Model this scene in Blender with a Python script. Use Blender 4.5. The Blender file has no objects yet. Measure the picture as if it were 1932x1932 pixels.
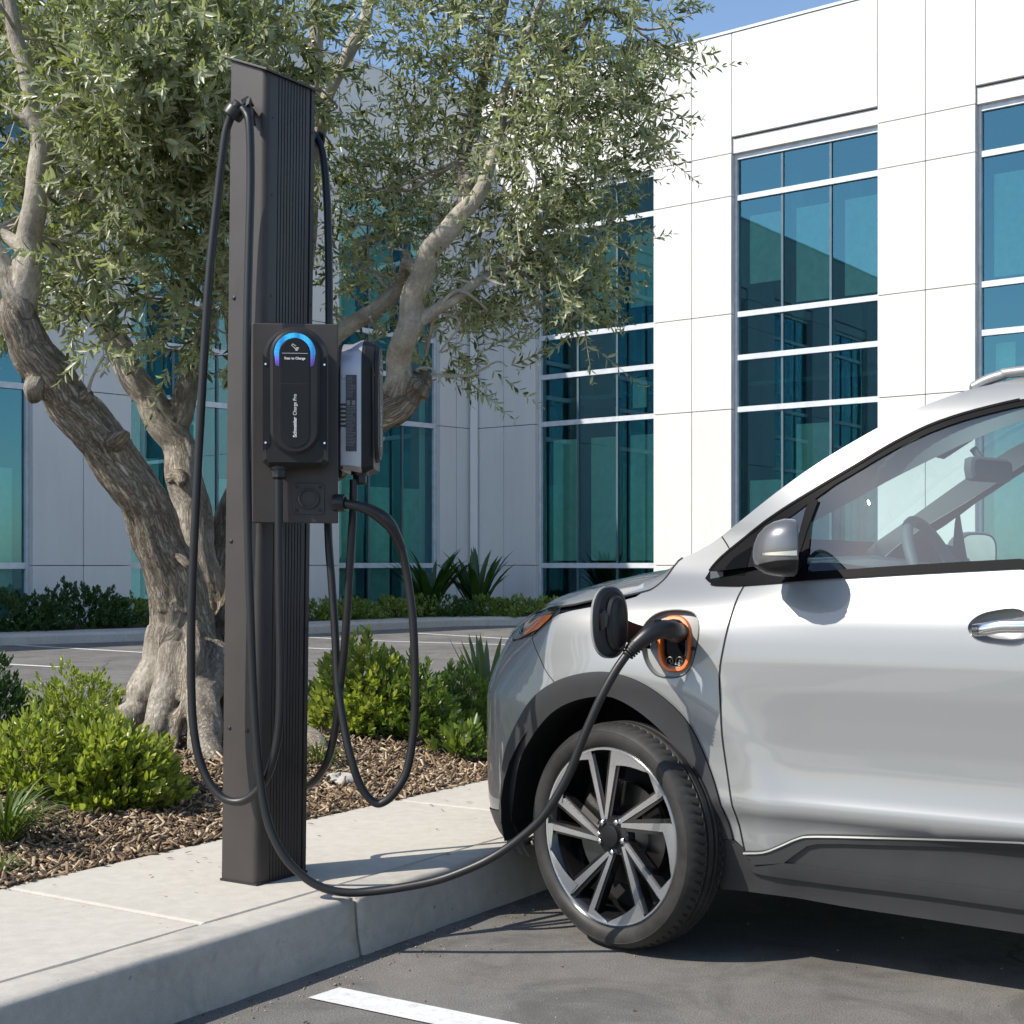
import bpy, math, random
import numpy as np
from mathutils import Vector, Matrix
from mathutils.geometry import delaunay_2d_cdt
random.seed(7); RNG = np.random.default_rng(7)
SC = bpy.context.scene
COL = SC.collection
F = 2750.0; HX = 966.0; HY = 1065.0; CH = 1.12      # focal length, principal column, horizon row, eye height
TH = math.radians(32.75)
Uv = np.array([math.sin(TH), math.cos(TH), 0.0])     # along the kerb
Vv = np.array([math.cos(TH), -math.sin(TH), 0.0])    # from the kerb into the car park
def at(x, y, D): return np.array([(x-HX)/F*D, D, CH-(y-HY)/F*D])
def ground(x, y, z=0.0):
    D = (CH-z)*F/(y-HY); return np.array([(x-HX)/F*D, D, z])
def uv(u, v, z=0.0): return Uv*u + Vv*v + np.array([0, 0, z])

# ------------------------------------------------------------------ materials
def newmat(name):
    m = bpy.data.materials.new(name); m.use_nodes = True
    nt = m.node_tree; b = nt.nodes['Principled BSDF']; return m, nt, b
def N(nt, typ, **kw):
    n = nt.nodes.new(typ)
    for k, v in kw.items():
        if k.startswith('_'): n.inputs[k[1:].replace('_', ' ')].default_value = v
        else: setattr(n, k, v)
    return n
def L(nt, a, b): nt.links.new(a, b)
def ramp(nt, fac, stops):
    r = nt.nodes.new('ShaderNodeValToRGB'); e = r.color_ramp.elements
    while len(e) < len(stops): e.new(0.5)
    for q, (p, c) in zip(e, stops): q.position = p; q.color = (*c, 1)
    L(nt, fac, r.inputs[0]); return r.outputs[0]
def objcoord(nt, scale=(1, 1, 1)):
    g = N(nt, 'ShaderNodeNewGeometry'); m = N(nt, 'ShaderNodeMapping'); m.inputs['Scale'].default_value = scale
    L(nt, g.outputs['Position'], m.inputs[0]); return m.outputs[0]
def noise(nt, vec, scale, detail=4, rough=0.5, dist=0):
    n = N(nt, 'ShaderNodeTexNoise'); n.inputs['Scale'].default_value = scale; n.inputs['Detail'].default_value = detail
    n.inputs['Roughness'].default_value = rough; n.inputs['Distortion'].default_value = dist
    L(nt, vec, n.inputs['Vector']); return n.outputs['Fac']
def bump(nt, b, h, strength=0.3, dist=0.01, prev=None):
    n = N(nt, 'ShaderNodeBump'); n.inputs['Strength'].default_value = strength; n.inputs['Distance'].default_value = dist
    L(nt, h, n.inputs['Height'])
    if prev is not None: L(nt, prev, n.inputs['Normal'])
    L(nt, n.outputs[0], b.inputs['Normal']); return n.outputs[0]
def mixc(nt, fac, a, b, mode='MIX'):
    m = N(nt, 'ShaderNodeMix', data_type='RGBA', blend_type=mode)
    for s, val in ((m.inputs[0], fac), (m.inputs[6], a), (m.inputs[7], b)):
        if isinstance(val, (int, float)): s.default_value = val
        elif isinstance(val, tuple): s.default_value = (*val, 1)
        else: L(nt, val, s)
    return m.outputs[2]
def mathn(nt, op, a, b=None, clamp=False):
    m = N(nt, 'ShaderNodeMath', operation=op, use_clamp=clamp)
    for s, val in ((m.inputs[0], a), (m.inputs[1], b)):
        if val is None: continue
        if isinstance(val, (int, float)): s.default_value = val
        else: L(nt, val, s)
    return m.outputs[0]
def simple(name, col, rough=0.5, metal=0.0, coat=0.0, spec=0.5, fine=0.0, fscale=900, emit=None, es=0):
    m, nt, b = newmat(name)
    b.inputs['Base Color'].default_value = (*col, 1); b.inputs['Roughness'].default_value = rough
    b.inputs['Metallic'].default_value = metal; b.inputs['Coat Weight'].default_value = coat
    b.inputs['Coat Roughness'].default_value = 0.04; b.inputs['Specular IOR Level'].default_value = spec
    if emit: b.inputs['Emission Color'].default_value = (*emit, 1); b.inputs['Emission Strength'].default_value = es
    c = objcoord(nt); n1 = noise(nt, c, 6, 4, .6)
    lo = tuple(x*.86 for x in col); hi = tuple(min(1, x*1.1) for x in col)
    L(nt, ramp(nt, n1, [(.3, lo), (.7, hi)]), b.inputs['Base Color'])
    if fine: bump(nt, b, noise(nt, c, fscale, 2), fine, 0.0006)
    return m
M = {}
def build_materials():
    M['powder'] = simple('powder_coat_bronze', (.047, .040, .036), .45, .0, spec=.45, fine=.5, fscale=1400)
    M['powder_dark'] = simple('powder_coat_dark', (.018, .017, .018), .5, fine=.4, fscale=1200)
    M['rubber'] = simple('cable_rubber', (.012, .0115, .012), .42, spec=.5, fine=.15)
    M['black_plastic'] = simple('black_plastic', (.010, .010, .011), .38, fine=.35, fscale=800)
    M['gloss_black'] = simple('gloss_black', (.006, .006, .007), .08, coat=.6)
    M['dark_satin'] = simple('dark_satin', (.022, .021, .021), .42, .0, spec=.22)
    M['silver_shell'] = simple('silver_shell', (.40, .40, .43), .35, .55)
    M['panel_black'] = simple('panel_black', (.014, .014, .015), .42, spec=.2)
    M['label_grey'] = simple('label_grey', (.055, .055, .06), .5)
    M['label_line'] = simple('label_line', (.22, .22, .23), .5)
    M['white_ink'] = simple('white_ink', (.75, .76, .78), .5)
    M['chrome'] = simple('chrome', (.75, .75, .77), .16, 1.0)
    M['steel'] = simple('steel', (.13, .125, .12), .38, 1.0); M['trim_black'] = simple('trim_black', (.006, .006, .007), .5, spec=.06)
    M['machined'] = simple('machined_alloy', (.55, .555, .57), .27, .85, coat=.5)
    M['wheel_black'] = simple('wheel_black', (.012, .012, .013), .16, .2, coat=.6)
    M['cladding'] = simple('grey_cladding', (.035, .035, .037), .48, fine=.4, fscale=700)
    M['well'] = simple('wheel_well_black', (.006, .006, .006), .8)
    M['amber'] = simple('amber_lens', (.95, .19, .008), .15, coat=.8)
    M['orange'] = simple('orange_seal', (.80, .17, .03), .45)
    M['port_grey'] = simple('port_grey', (.22, .225, .215), .45)
    M['mirror_cap'] = simple('mirror_cap_grey', (.20, .20, .205), .33, .55, coat=.3)
    M['interior'] = simple('interior_grey', (.085, .10, .11), .6)
    M['interior_light'] = simple('interior_light', (.30, .31, .31), .7)
    M['caulk'] = simple('joint_caulk', (.48, .47, .45), .8)
    M['alu_white'] = simple('white_aluminium', (.62, .66, .70), .35, .1)
    M['alu_dark'] = simple('dark_aluminium', (.10, .16, .19), .4, .2)
    M['blind'] = simple('pale_blind', (.62, .66, .60), .8)
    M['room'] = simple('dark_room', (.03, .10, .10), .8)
    M['rock'] = simple('pale_rock', (.42, .40, .36), .8)
    # car paint
    m, nt, b = newmat('silver_paint')
    c = objcoord(nt)
    vo = N(nt, 'ShaderNodeTexVoronoi'); vo.inputs['Scale'].default_value = 2500; L(nt, c, vo.inputs['Vector'])
    L(nt, ramp(nt, vo.outputs['Distance'], [(0, (.235, .24, .24)), (1, (.31, .315, .31))]), b.inputs['Base Color'])
    b.inputs['Metallic'].default_value = .30; b.inputs['Roughness'].default_value = .42
    b.inputs['Coat Weight'].default_value = .9; b.inputs['Coat Roughness'].default_value = .015
    M['paint'] = m
    # glass (car)
    def glass(name, tint, refl, base, rough=0.0, gl=(1, 1, 1)):
        m = bpy.data.materials.new(name); m.use_nodes = True; nt = m.node_tree; nt.nodes.clear()
        o = N(nt, 'ShaderNodeOutputMaterial'); t = N(nt, 'ShaderNodeBsdfTransparent'); g = N(nt, 'ShaderNodeBsdfGlossy')
        t.inputs[0].default_value = (*tint, 1); g.inputs['Color'].default_value = (*gl, 1); g.inputs['Roughness'].default_value = rough
        fr = N(nt, 'ShaderNodeFresnel'); fr.inputs[0].default_value = refl
        f = mathn(nt, 'ADD', fr.outputs[0], base, True)
        mx = N(nt, 'ShaderNodeMixShader'); L(nt, f, mx.inputs[0]); L(nt, t.outputs[0], mx.inputs[1]); L(nt, g.outputs[0], mx.inputs[2])
        if name == 'office_glass':
            c = objcoord(nt); bm = N(nt, 'ShaderNodeBump'); bm.inputs['Strength'].default_value = .012; bm.inputs['Distance'].default_value = .05
            L(nt, noise(nt, c, .7, 2), bm.inputs['Height']); L(nt, bm.outputs[0], g.inputs['Normal'])
        if name == 'car_glass':
            df = N(nt, 'ShaderNodeBsdfDiffuse'); df.inputs[0].default_value = (.28, .42, .44, 1); m2 = N(nt, 'ShaderNodeMixShader'); m2.inputs[0].default_value = .030  # thin veil of dust and sky-reflection haze, put into the glass as colour
            L(nt, mx.outputs[0], m2.inputs[1]); L(nt, df.outputs[0], m2.inputs[2]); mx = m2
        L(nt, mx.outputs[0], o.inputs[0]); return m
    M['car_glass'] = glass('car_glass', (.76, .89, .89), 1.45, .07)
    M['lamp_glass'] = glass('lamp_glass', (.92, .93, .94), 1.5, .04)
    M['office_glass'] = glass('office_glass', (.50, .88, .80), 1.55, .15, gl=(.36, .82, .98))
    # concrete
    def concrete(name, lo, hi, stain=.5, damp=None):
        m, nt, b = newmat(name); c = objcoord(nt)
        n1 = noise(nt, c, 1.3, 6, .6); n2 = noise(nt, c, 22, 5, .65); n3 = noise(nt, c, 260, 3, .7)
        col = ramp(nt, n1, [(.3, lo), (.7, hi)])
        col = mixc(nt, .35, col, ramp(nt, n2, [(.35, tuple(x*.8 for x in lo)), (.65, hi)]))
        v = N(nt, 'ShaderNodeTexVoronoi'); v.inputs['Scale'].default_value = 140; L(nt, c, v.inputs['Vector'])
        col = mixc(nt, .16, col, ramp(nt, n3, [(.35, (.12, .11, .10)), (.6, (.9, .9, .9))]), 'MULTIPLY')
        n4 = noise(nt, objcoord(nt, (1, 1, 1)), 3.1, 7, .7, 1.5)
        col = mixc(nt, ramp(nt, n4, [(.56, (0, 0, 0)), (.72, (stain, stain, stain))]), col, tuple(x*.62 for x in lo))
        n5 = noise(nt, c, 38, 2, .5)
        col = mixc(nt, ramp(nt, n5, [(.73, (0, 0, 0)), (.76, (.5, .5, .5))]), col, (.12, .10, .08))
        L(nt, col, b.inputs['Base Color']); b.inputs['Roughness'].default_value = .85
        p = bump(nt, b, n3, .25, .002); bump(nt, b, n2, .2, .004, p); return m
    M['walk'] = concrete('sidewalk_concrete', (.51, .475, .41), (.58, .545, .475), .28)
    M['kerb'] = concrete('kerb_concrete', (.42, .395, .35), (.54, .51, .45), .6)
    # asphalt
    def asphalt(name, lo, hi):
        m, nt, b = newmat(name); c = objcoord(nt)
        n1 = noise(nt, c, .9, 6, .6); n2 = noise(nt, c, 9, 6, .7); n3 = noise(nt, c, 240, 3, .7)
        col = ramp(nt, n1, [(.3, lo), (.7, hi)])
        col = mixc(nt, .3, col, ramp(nt, n2, [(.3, tuple(x*.6 for x in lo)), (.7, hi)]))
        col = mixc(nt, .75, col, ramp(nt, n3, [(.3, (.2, .2, .2)), (.5, (.9, .9, .9)), (.70, (2.2, 2.2, 2.1))]), 'MULTIPLY')
        big = noise(nt, c, 2.2, 7, .7, .8); col = mixc(nt, ramp(nt, big, [(.48, (0, 0, 0)), (.62, (.55, .55, .55))]), col, tuple(x*.55 for x in lo))
        cv = N(nt, 'ShaderNodeTexVoronoi', feature='DISTANCE_TO_EDGE'); cv.inputs['Scale'].default_value = .9; cw = N(nt, 'ShaderNodeTexNoise'); cw.inputs['Scale'].default_value = 3; cw.inputs['Detail'].default_value = 8; L(nt, c, cw.inputs['Vector']); L(nt, mixc(nt, .22, c, cw.outputs['Color']), cv.inputs['Vector'])
        cm = mathn(nt, 'MULTIPLY', ramp(nt, cv.outputs['Distance'], [(.0, (1, 1, 1)), (.006, (0, 0, 0))]), ramp(nt, noise(nt, c, .8, 3), [(.52, (0, 0, 0)), (.6, (1, 1, 1))]))
        col = mixc(nt, cm, col, (.03, .03, .03))
        sp = N(nt, 'ShaderNodeTexVoronoi'); sp.inputs['Scale'].default_value = 55; L(nt, c, sp.inputs['Vector'])
        col = mixc(nt, ramp(nt, sp.outputs['Distance'], [(.055, (.7, .7, .7)), (.10, (0, 0, 0))]), col, (.30, .29, .26))
        sc = noise(nt, objcoord(nt, (1, 6, 1)), 2.3, 8, .75, 2)
        col = mixc(nt, ramp(nt, sc, [(.60, (0, 0, 0)), (.70, (.35, .35, .35))]), col, (.20, .19, .17))
        L(nt, col, b.inputs['Base Color']); b.inputs['Roughness'].default_value = .8; b.inputs['Specular IOR Level'].default_value = .35
        p = bump(nt, b, n3, .5, .003); bump(nt, b, n2, .25, .006, p); return m
    M['asphalt'] = asphalt('asphalt', (.135, .129, .120), (.215, .204, .188))
    # road paint
    m, nt, b = newmat('road_paint'); c = objcoord(nt)
    n1 = noise(nt, c, 30, 8, .75); n2 = noise(nt, c, 380, 2)
    col = ramp(nt, n1, [(.30, (.16, .16, .155)), (.38, (.62, .62, .60)), (.6, (.74, .74, .72))])
    col = mixc(nt, .3, col, ramp(nt, n2, [(.3, (.4, .4, .4)), (.6, (1, 1, 1))]), 'MULTIPLY')
    L(nt, col, b.inputs['Base Color']); b.inputs['Roughness'].default_value = .7; bump(nt, b, n2, .3, .002); M['road_paint'] = m
    # wall panels
    m, nt, b = newmat('white_wall'); c = objcoord(nt)
    n1 = noise(nt, c, .5, 5, .6); n2 = noise(nt, objcoord(nt, (2.5, 2.5, .25)), 2, 6, .65); n3 = noise(nt, c, 90, 3)
    col = ramp(nt, n1, [(.3, (.65, .645, .62)), (.7, (.71, .705, .68))])
    col = mixc(nt, .10, col, ramp(nt, n2, [(.35, (.60, .60, .58)), (.6, (.86, .86, .84))]))
    gi = N(nt, 'ShaderNodeNewGeometry'); col = mixc(nt, 1.0, col, ramp(nt, gi.outputs['Random Per Island'], [(0, (.93, .93, .935)), (1, (1, 1, .99))]), 'MULTIPLY')
    L(nt, col, b.inputs['Base Color']); b.inputs['Roughness'].default_value = .75; bump(nt, b, n3, .12, .004); M['wall'] = m
    # mulch + soil
    m, nt, b = newmat('mulch_chip')
    g = N(nt, 'ShaderNodeNewGeometry'); c = objcoord(nt)
    col = ramp(nt, g.outputs['Random Per Island'], [(0, (.045, .032, .022)), (.3, (.12, .078, .045)), (.55, (.24, .160, .090)), (.8, (.42, .31, .19)), (1, (.62, .50, .35))])
    col = mixc(nt, .5, col, ramp(nt, noise(nt, c, 90, 4), [(.3, (.45, .45, .45)), (.7, (1.2, 1.2, 1.2))]), 'MULTIPLY')
    L(nt, col, b.inputs['Base Color']); b.inputs['Roughness'].default_value = .85; bump(nt, b, noise(nt, c, 250, 3), .5, .002); M['chip'] = m
    m, nt, b = newmat('soil'); c = objcoord(nt)
    col = ramp(nt, noise(nt, c, 40, 7, .7), [(.3, (.025, .017, .012)), (.55, (.085, .056, .038)), (.75, (.20, .14, .10))])
    L(nt, col, b.inputs['Base Color']); b.inputs['Roughness'].default_value = .95; bump(nt, b, noise(nt, c, 60, 6, .7), .9, .02); M['soil'] = m
    # bark
    m, nt, b = newmat('olive_bark')
    a = N(nt, 'ShaderNodeAttribute', attribute_name='bark'); r = N(nt, 'ShaderNodeAttribute', attribute_name='rough'); g = objcoord(nt)
    n0 = noise(nt, a.outputs['Vector'], 9, 5, .6)
    def fissure(vec):
        nn = N(nt, 'ShaderNodeTexNoise'); nn.inputs['Scale'].default_value = 22; nn.inputs['Detail'].default_value = 7; nn.inputs['Roughness'].default_value = .65; L(nt, vec, nn.inputs['Vector'])
        v = N(nt, 'ShaderNodeTexVoronoi', feature='DISTANCE_TO_EDGE'); v.inputs['Scale'].default_value = 44; L(nt, mixc(nt, .085, vec, nn.outputs['Color']), v.inputs['Vector'])
        r_ = N(nt, 'ShaderNodeTexNoise', noise_type='RIDGED_MULTIFRACTAL') if False else None
        return ramp(nt, v.outputs['Distance'], [(0, (.05, .05, .05)), (.08, (.5, .5, .5)), (.35, (1, 1, 1))])
    a2 = N(nt, 'ShaderNodeAttribute', attribute_name='bark_low'); wz = N(nt, 'ShaderNodeAttribute', attribute_name='height_mix')
    fis = mixc(nt, wz.outputs['Fac'], fissure(a2.outputs['Vector']), fissure(a.outputs['Vector']))
    n1 = noise(nt, g, 7, 7, .7); n2 = noise(nt, g, 60, 5, .7)
    pale = ramp(nt, n1, [(.3, (.23, .20, .16)), (.5, (.38, .345, .285)), (.72, (.56, .52, .44))])
    dark = ramp(nt, n0, [(.3, (.18, .145, .105)), (.5, (.39, .335, .265)), (.72, (.60, .54, .44))])
    rgh = ramp(nt, mathn(nt, 'ADD', r.outputs['Fac'], mathn(nt, 'MULTIPLY', mathn(nt, 'SUBTRACT', noise(nt, g, 9, 6, .7), .5), 1.4)), [(.1, (.12, .12, .12)), (.75, (1, 1, 1))])
    col = mixc(nt, rgh, pale, dark)
    fm = mixc(nt, rgh, (1, 1, 1), fis)
    col = mixc(nt, .8, col, mixc(nt, fm, (.22, .19, .16), (1.1, 1.1, 1.1)), 'MULTIPLY')
    col = mixc(nt, .5, col, ramp(nt, n2, [(.3, (.55, .55, .55)), (.65, (1.15, 1.15, 1.15))]), 'MULTIPLY')
    L(nt, col, b.inputs['Base Color']); b.inputs['Roughness'].default_value = .85; b.inputs['Specular IOR Level'].default_value = .25
    p = bump(nt, b, fm, .8, .012); p = bump(nt, b, n2, .6, .007, p); p = bump(nt, b, noise(nt, g, 220, 4, .7), .4, .003, p); M['bark'] = m
    # leaves
    def leaf(name, top, top2, back, trans=.3, rough=.42, spec=.5):
        m, nt, b = newmat(name); g = N(nt, 'ShaderNodeNewGeometry')
        col = ramp(nt, g.outputs['Random Per Island'], [(0, top), (.55, tuple(x*.65+y*.35 for x, y in zip(top, top2))), (1, top2)])
        c = objcoord(nt); n1 = noise(nt, c, 3.0, 3)
        col = mixc(nt, .6, col, ramp(nt, n1, [(.35, (.6, .65, .6)), (.65, (1.25, 1.2, 1.05))]), 'MULTIPLY')
        col = mixc(nt, g.outputs['Backfacing'], col, back)
        L(nt, col, b.inputs['Base Color']); b.inputs['Roughness'].default_value = rough; b.inputs['Specular IOR Level'].default_value = spec
        t = N(nt, 'ShaderNodeBsdfTranslucent'); L(nt, mixc(nt, 1.0, col, (1.5, 1.7, .8), 'MULTIPLY'), t.inputs[0])
        mx = N(nt, 'ShaderNodeMixShader'); mx.inputs[0].default_value = trans
        o = nt.nodes['Material Output']; L(nt, b.outputs[0], mx.inputs[1]); L(nt, t.outputs[0], mx.inputs[2]); L(nt, mx.outputs[0], o.inputs[0])
        return m
    M['olive_leaf'] = leaf('olive_leaf', (.058, .078, .026), (.37, .39, .185), (.37, .39, .25), .30, .36, .55)
    M['leaf_yellow'] = leaf('leaf_yellow_green', (.10, .15, .02), (.44, .46, .075), (.32, .35, .10), .38, .3)
    M['leaf_mid'] = leaf('leaf_mid_green', (.05, .10, .016), (.25, .31, .055), (.18, .24, .06), .35, .3)
    M['leaf_dark'] = leaf('leaf_dark_green', (.018, .055, .012), (.055, .12, .025), (.05, .09, .03), .25)
    M['leaf_blade'] = leaf('leaf_blade', (.05, .09, .02), (.20, .25, .07), (.12, .17, .05), .3)
    M['leaf_agave'] = leaf('leaf_agave', (.07, .12, .05), (.16, .22, .10), (.12, .17, .08), .15)
    # tyre
    m, nt, b = newmat('tyre_rubber'); c = objcoord(nt)
    col = ramp(nt, noise(nt, c, 9, 6, .7), [(.3, (.012, .0115, .011)), (.7, (.040, .038, .034))])
    L(nt, col, b.inputs['Base Color']); b.inputs['Roughness'].default_value = .55; b.inputs['Specular IOR Level'].default_value = .4
    bump(nt, b, noise(nt, c, 300, 3), .2, .001); M['tyre'] = m
    # light arc: dotted LED strip, blue to violet with height
    m, nt, b = newmat('led_arc'); g = N(nt, 'ShaderNodeNewGeometry'); s = N(nt, 'ShaderNodeSeparateXYZ'); L(nt, g.outputs['Position'], s.inputs[0])
    mr = N(nt, 'ShaderNodeMapRange'); L(nt, s.outputs['Z'], mr.inputs[0])
    mr.inputs[1].default_value = 1.685; mr.inputs[2].default_value = 1.79
    col = ramp(nt, mr.outputs[0], [(0, (.09, .03, .30)), (.12, (.14, .07, .62)), (.34, (.02, .35, .95)), (1, (.02, .45, 1.0))])
    v = N(nt, 'ShaderNodeTexVoronoi'); v.inputs['Scale'].default_value = 260; v.inputs['Randomness'].default_value = 0.0; L(nt, g.outputs['Position'], v.inputs['Vector'])
    dots = ramp(nt, v.outputs['Distance'], [(.25, (1, 1, 1)), (.6, (.25, .25, .25))])
    L(nt, mixc(nt, 1.0, col, dots, 'MULTIPLY'), b.inputs['Emission Color']); b.inputs['Emission Strength'].default_value = 1.3
    b.inputs['Base Color'].default_value = (.01, .02, .05, 1); M['led'] = m

# ------------------------------------------------------------------ object helpers
def tag(o, label=None, cat=None, group=None, kind=None):
    if label: o['label'] = label
    if cat: o['category'] = cat
    if group: o['group'] = group
    if kind: o['kind'] = kind
    return o
def thing(name, loc, label, cat, group=None):
    o = bpy.data.objects.new(name, None); COL.objects.link(o); o.location = Vector(loc); o.empty_display_size = .1
    tag(o, label, cat, group); return o
def parent(o, p):
    o.parent = p
    W = Matrix.Translation(p.location) if p.type == 'EMPTY' else Matrix.Identity(4)
    o.matrix_parent_inverse = W.inverted()
def mesh(name, verts, faces, mat, par=None, smooth=False, normals=None, angle=None):
    me = bpy.data.meshes.new(name)
    verts = np.asarray(verts, dtype=float).reshape(-1, 3)
    me.from_pydata(verts.tolist(), [], [tuple(int(i) for i in f) for f in faces]); me.update()
    if smooth or normals is not None: me.polygons.foreach_set('use_smooth', [True]*len(me.polygons))
    if normals is not None: me.normals_split_custom_set_from_vertices([tuple(n) for n in normals])
    if isinstance(mat, (list, tuple)):
        for m_ in mat: me.materials.append(m_)
    else: me.materials.append(mat)
    o = bpy.data.objects.new(name, me); COL.objects.link(o)
    if angle: me.set_sharp_from_angle(angle=math.radians(angle))
    if par is not None: parent(o, par)
    return o
class MB:
    def __init__(s): s.v = []; s.f = []; s.mi = []
    def add(s, v, f, mi=0):
        k = len(s.v); s.v += [tuple(map(float, p)) for p in v]; s.f += [tuple(i+k for i in q) for q in f]; s.mi += [mi]*len(f)
    def box(s, o, ax, ay, az, mi=0):
        """box from corner o spanned by three vectors"""
        o, ax, ay, az = map(np.asarray, (o, ax, ay, az))
        p = [o, o+ax, o+ax+ay, o+ay, o+az, o+ax+az, o+ax+ay+az, o+ay+az]
        f = [(0, 3, 2, 1), (4, 5, 6, 7), (0, 1, 5, 4), (1, 2, 6, 5), (2, 3, 7, 6), (3, 0, 4, 7)]
        if np.dot(np.cross(ax, ay), az) < 0: f = [q[::-1] for q in f]
        s.add(p, f, mi)
    def tube(s, pts, r, n=12, cap=True, mi=0):
        pts = [np.asarray(p, float) for p in pts]; m = len(pts)
        rs = r if hasattr(r, '__len__') else [r]*m
        t = [pts[min(i+1, m-1)]-pts[max(i-1, 0)] for i in range(m)]; t = [a/(np.linalg.norm(a)+1e-9) for a in t]
        ref = np.array([0, 0, 1.]) if abs(t[0][2]) < .9 else np.array([1., 0, 0])
        nrm = np.cross(t[0], ref); nrm /= np.linalg.norm(nrm); V_ = []
        for i in range(m):
            nrm = nrm-t[i]*np.dot(nrm, t[i]); nrm /= np.linalg.norm(nrm)+1e-9; b = np.cross(t[i], nrm)
            for k in range(n):
                a = 2*math.pi*k/n; V_.append(pts[i]+rs[i]*(math.cos(a)*nrm+math.sin(a)*b))
        F_ = [(i*n+k, i*n+(k+1) % n, (i+1)*n+(k+1) % n, (i+1)*n+k) for i in range(m-1) for k in range(n)]
        if cap: F_ += [tuple(range(n))[::-1], tuple((m-1)*n+k for k in range(n))]
        s.add(V_, F_, mi)
    def lathe(s, c, ax, prof, n=48, mi=0, ref=None):
        """prof: list of (distance along ax, radius)"""
        c = np.asarray(c, float); ax = np.asarray(ax, float); ax /= np.linalg.norm(ax)
        r0 = np.array([0, 0, 1.]) if ref is None else np.asarray(ref, float)
        if abs(np.dot(r0, ax)) > .95: r0 = np.array([1., 0, 0])
        e = np.cross(r0, ax); e /= np.linalg.norm(e); g = np.cross(ax, e); V_ = []
        for d, r in prof:
            for k in range(n):
                a = 2*math.pi*k/n; V_.append(c+ax*d+r*(math.cos(a)*e+math.sin(a)*g))
        F_ = [(i*n+k, i*n+(k+1) % n, (i+1)*n+(k+1) % n, (i+1)*n+k) for i in range(len(prof)-1) for k in range(n)]
        s.add(V_, F_, mi)
    def prism(s, poly, o, ex, ey, ez, d0, d1, mi=0, inset=0, bev=0):
        """extrude 2D polygon (in ex,ey from o) from d0 to d1 along ez; optional bevel to an inset top"""
        o, ex, ey, ez = map(lambda q: np.asarray(q, float), (o, ex, ey, ez)); n = len(poly); poly = np.asarray(poly, float)
        rings = [(poly, d0), (poly, d1-bev if bev else d1)]
        if bev: rings.append((offset_poly(poly, inset), d1))
        V_ = [o+ex*p[0]+ey*p[1]+ez*d for ring, d in rings for p in ring]
        F_ = [(i*n+k, i*n+(k+1) % n, (i+1)*n+(k+1) % n, (i+1)*n+k) for i in range(len(rings)-1) for k in range(n)]
        F_ += [tuple(range(n))[::-1], tuple((len(rings)-1)*n+k for k in range(n))]
        s.add(V_, F_, mi)
    def split(s, name, mat, par=None, smooth=False, angle=35, under=None):
        # one object per connected piece
        root = list(range(len(s.v)))
        def find(i):
            while root[i] != i: root[i] = root[root[i]]; i = root[i]
            return i
        for f in s.f:
            a = find(f[0])
            for i in f[1:]: root[find(i)] = a
        g = {}
        for f in s.f: g.setdefault(find(f[0]), []).append(f)
        out = []
        for fs in g.values():
            ids = sorted({i for f in fs for i in f}); mp = {i: k for k, i in enumerate(ids)}; q = MB(); q.v = [s.v[i] for i in ids]; q.f = [tuple(mp[i] for i in f) for f in fs]; q.mi = [0]*len(fs)
            o = q.build(name, mat, par, smooth, angle)
            if under is not None: o.parent = under
            out.append(o)
        return out
    def build(s, name, mat, par=None, smooth=False, angle=35):
        o = mesh(name, s.v, s.f, mat, par, smooth, angle=angle if smooth else None)
        if isinstance(mat, (list, tuple)): o.data.polygons.foreach_set('material_index', s.mi)
        return o
def offset_poly(P, d):
    P = np.asarray(P, float); n = len(P); area = .5*sum(P[i][0]*P[(i+1) % n][1]-P[(i+1) % n][0]*P[i][1] for i in range(n)); sg = 1 if area > 0 else -1
    out = []
    for i in range(n):
        a, b, c = P[i-1], P[i], P[(i+1) % n]
        e1 = (b-a)/(np.linalg.norm(b-a)+1e-9); e2 = (c-b)/(np.linalg.norm(c-b)+1e-9)
        n1 = np.array([-e1[1], e1[0]]); n2 = np.array([-e2[1], e2[0]]); m = n1+n2; m /= np.linalg.norm(m)+1e-9
        out.append(b+sg*m*d/max(.5, np.dot(m, n1)))
    return np.array(out)
def bevel(o, w=.004, seg=2, ang=30):
    m = o.modifiers.new('bevel', 'BEVEL'); m.width = w; m.segments = seg; m.limit_method = 'ANGLE'; m.angle_limit = math.radians(ang)
    m.harden_normals = False; return o
def catmull(P, n=8, closed=False):
    P = [np.asarray(p, float) for p in P]; out = []; m = len(P)
    rng = range(m) if closed else range(m-1)
    for i in rng:
        p0 = P[(i-1) % m] if closed or i > 0 else 2*P[0]-P[1]
        p1 = P[i]; p2 = P[(i+1) % m]; p3 = P[(i+2) % m] if closed or i+2 < m else 2*P[-1]-P[-2]
        for k in range(n):
            t = k/n; out.append(.5*((2*p1)+(-p0+p2)*t+(2*p0-5*p1+4*p2-p3)*t*t+(-p0+3*p1-3*p2+p3)*t**3))
    if not closed: out.append(P[-1])
    return out
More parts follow.
